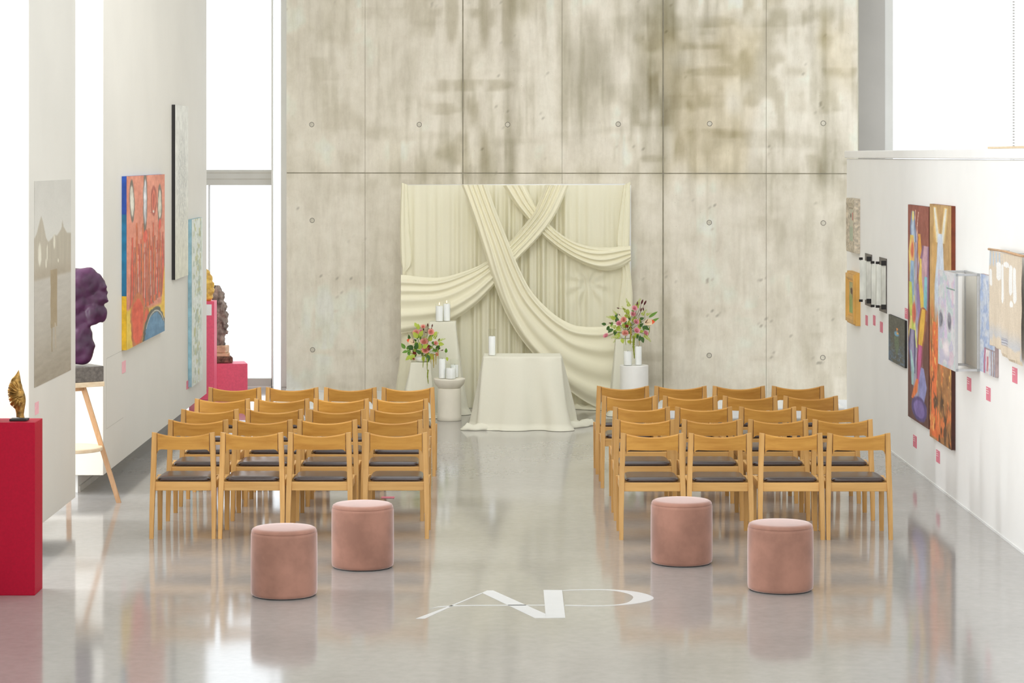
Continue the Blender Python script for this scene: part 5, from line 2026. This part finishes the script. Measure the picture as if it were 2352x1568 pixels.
balls = [PB(60, 320, 150, 0.0, 1.0), PB(150, 300, 130, -0.02), PB(215, 250, 90, -0.03), PB(40, 450, 160), PB(190, 400, 130), PB(270, 330, 85, -0.03, 0.8, 0.9, 1.3), PB(320, 310, 70, -0.01, 1, 0.8, 1.2),
         PB(360, 340, 48, 0.0), PB(385, 385, 42, -0.03), PB(400, 450, 40, 0.0), PB(330, 450, 75, 0.0), PB(405, 545, 36, -0.02, 1, 1.3, 0.9), PB(330, 520, 80, -0.02, 1, 1.3, 0.7), PB(250, 520, 90),
         PB(130, 560, 120), PB(50, 600, 140), PB(365, 690, 62, 0.0, 1, 1, 1.7), PB(290, 670, 50, -0.05, 1, 0.9, 1.8), PB(235, 680, 50, -0.05, 1, 0.8, 1.7), PB(260, 780, 55, -0.03, 1, 1.3, 0.8), PB(300, 610, 70, 0, 1, 1.3, 0.7),
         PB(150, 720, 95), PB(60, 760, 120), PB(140, 860, 100), PB(215, 920, 55), PB(90, 960, 120), PB(180, 1000, 90), PB(235, 1050, 60), PB(90, 1090, 130), PB(190, 1120, 84), PB(130, 1190, 120, 0, 0.9, 1, 0.62), PB(60, 1200, 110, 0, 0.9, 1, 0.5)]
for (q, r) in balls:
    pass
balls = [((p[0], p[1], max(p[2], pz0 + r[2] * 0.92)), r) for p, r in balls]
blob('purple_body', ps, balls, M['purple'], 0.013, 0.014, 0.10, 14)

# back window pedestals and sculptures; crimson, with haze mixed into the pedestal paint
tpd = thing('hazed_pedestal', 'tall haze-paled crimson pedestal at the end of the long left display wall', 'pedestal', (-3.62, 28.53, 0))
xr = (492 - CX) / F * 28.4
box('body', xr - 0.30, xr, 28.4, 28.66, 0, 1.165, M['hazed_crimson'], tpd, bev=0.002)
box('title_card', xr - 0.09, xr - 0.03, 28.394, 28.3995, 1.0, 1.13, M['white'], tpd)
lpd = thing('low_hazed_pedestal', 'low wide haze-paled crimson box pedestal beside the back window', 'pedestal', (-3.37, 29.15, 0))
rot_box('body', -3.37, 29.15, 0.19, 0.19, 0, 0.375, math.radians(12), M['hazed_crimson'], lpd, 0.002)


def za(x, y):
    return (460 + x / 4.355, 580 + y / 4.355)


DA = 28.5
asx = thing('amber_sculpture', 'small amber resin sculpture on the tall haze-paled pedestal', 'sculpture', (xr - 0.13, DA, 1.166))
S2 = DA / F / 4.355


def AB(x, y, r, D=DA, dy=0.0, sx=1, sy=1, sz=1):
    p = at(*za(x, y), D + dy)
    return ((p.x, p.y, p.z), (r * S2 * sx, r * S2 * sy, r * S2 * sz))


bl_ = [AB(60, 210, 40, sz=1.3), AB(85, 260, 45), AB(105, 320, 42), AB(60, 320, 70), AB(110, 380, 36), AB(70, 400, 60), AB(80, 450, 50, sz=1.0), AB(60, 470, 44)]
bl_ = [((p[0], p[1], max(p[2], 1.167 + r[2] * 0.9)), r) for p, r in bl_]
blob('resin_body', asx, bl_, M['amber'], 0.010, 0.03, 0.06, 2)

DG = 29.15
zl = 0.376
dw = thing('driftwood_sculpture', 'gnarled grey driftwood head stacked on wooden blocks on the low haze-paled pedestal', 'sculpture', (-3.42, DG, zl))
S2 = DG / F / 4.355
pb = lambda x, y: at(*za(x, y), DG)
bx = pb(225, 1075).x
rot_box('bark_block', bx, DG, 0.115, 0.11, zl + 0.0005, pb(0, 1035).z, 0.2, M['bark'], dw, 0.012)
rot_box('wood_block', bx - 0.02, DG, 0.105, 0.10, pb(0, 1035).z + 0.0005, pb(0, 1000).z, 0.1, M['pale_block'], dw, 0.008)
rot_box('wood_block', bx - 0.03, DG, 0.09, 0.09, pb(0, 1000).z + 0.0005, pb(0, 925).z, -0.15, M['pale_block'], dw, 0.01)
gl = [AB(170, 370, 45, DG), AB(200, 440, 50, DG), AB(190, 500, 60, DG), AB(225, 520, 40, DG), AB(190, 580, 70, DG), AB(235, 620, 45, DG), AB(215, 680, 60, DG), AB(190, 740, 60, DG), AB(240, 740, 40, DG),
      AB(265, 790, 26, DG), AB(200, 800, 52, DG), AB(200, 860, 46, DG), AB(205, 905, 40, DG), AB(150, 440, 50, DG), AB(150, 560, 70, DG), AB(140, 680, 60, DG), AB(165, 820, 50, DG), AB(180, 895, 46, DG)]
blob('driftwood_head', dw, gl, M['driftwood'], 0.011, 0.07, 0.05, 1)
bpy.context.view_layer.update()
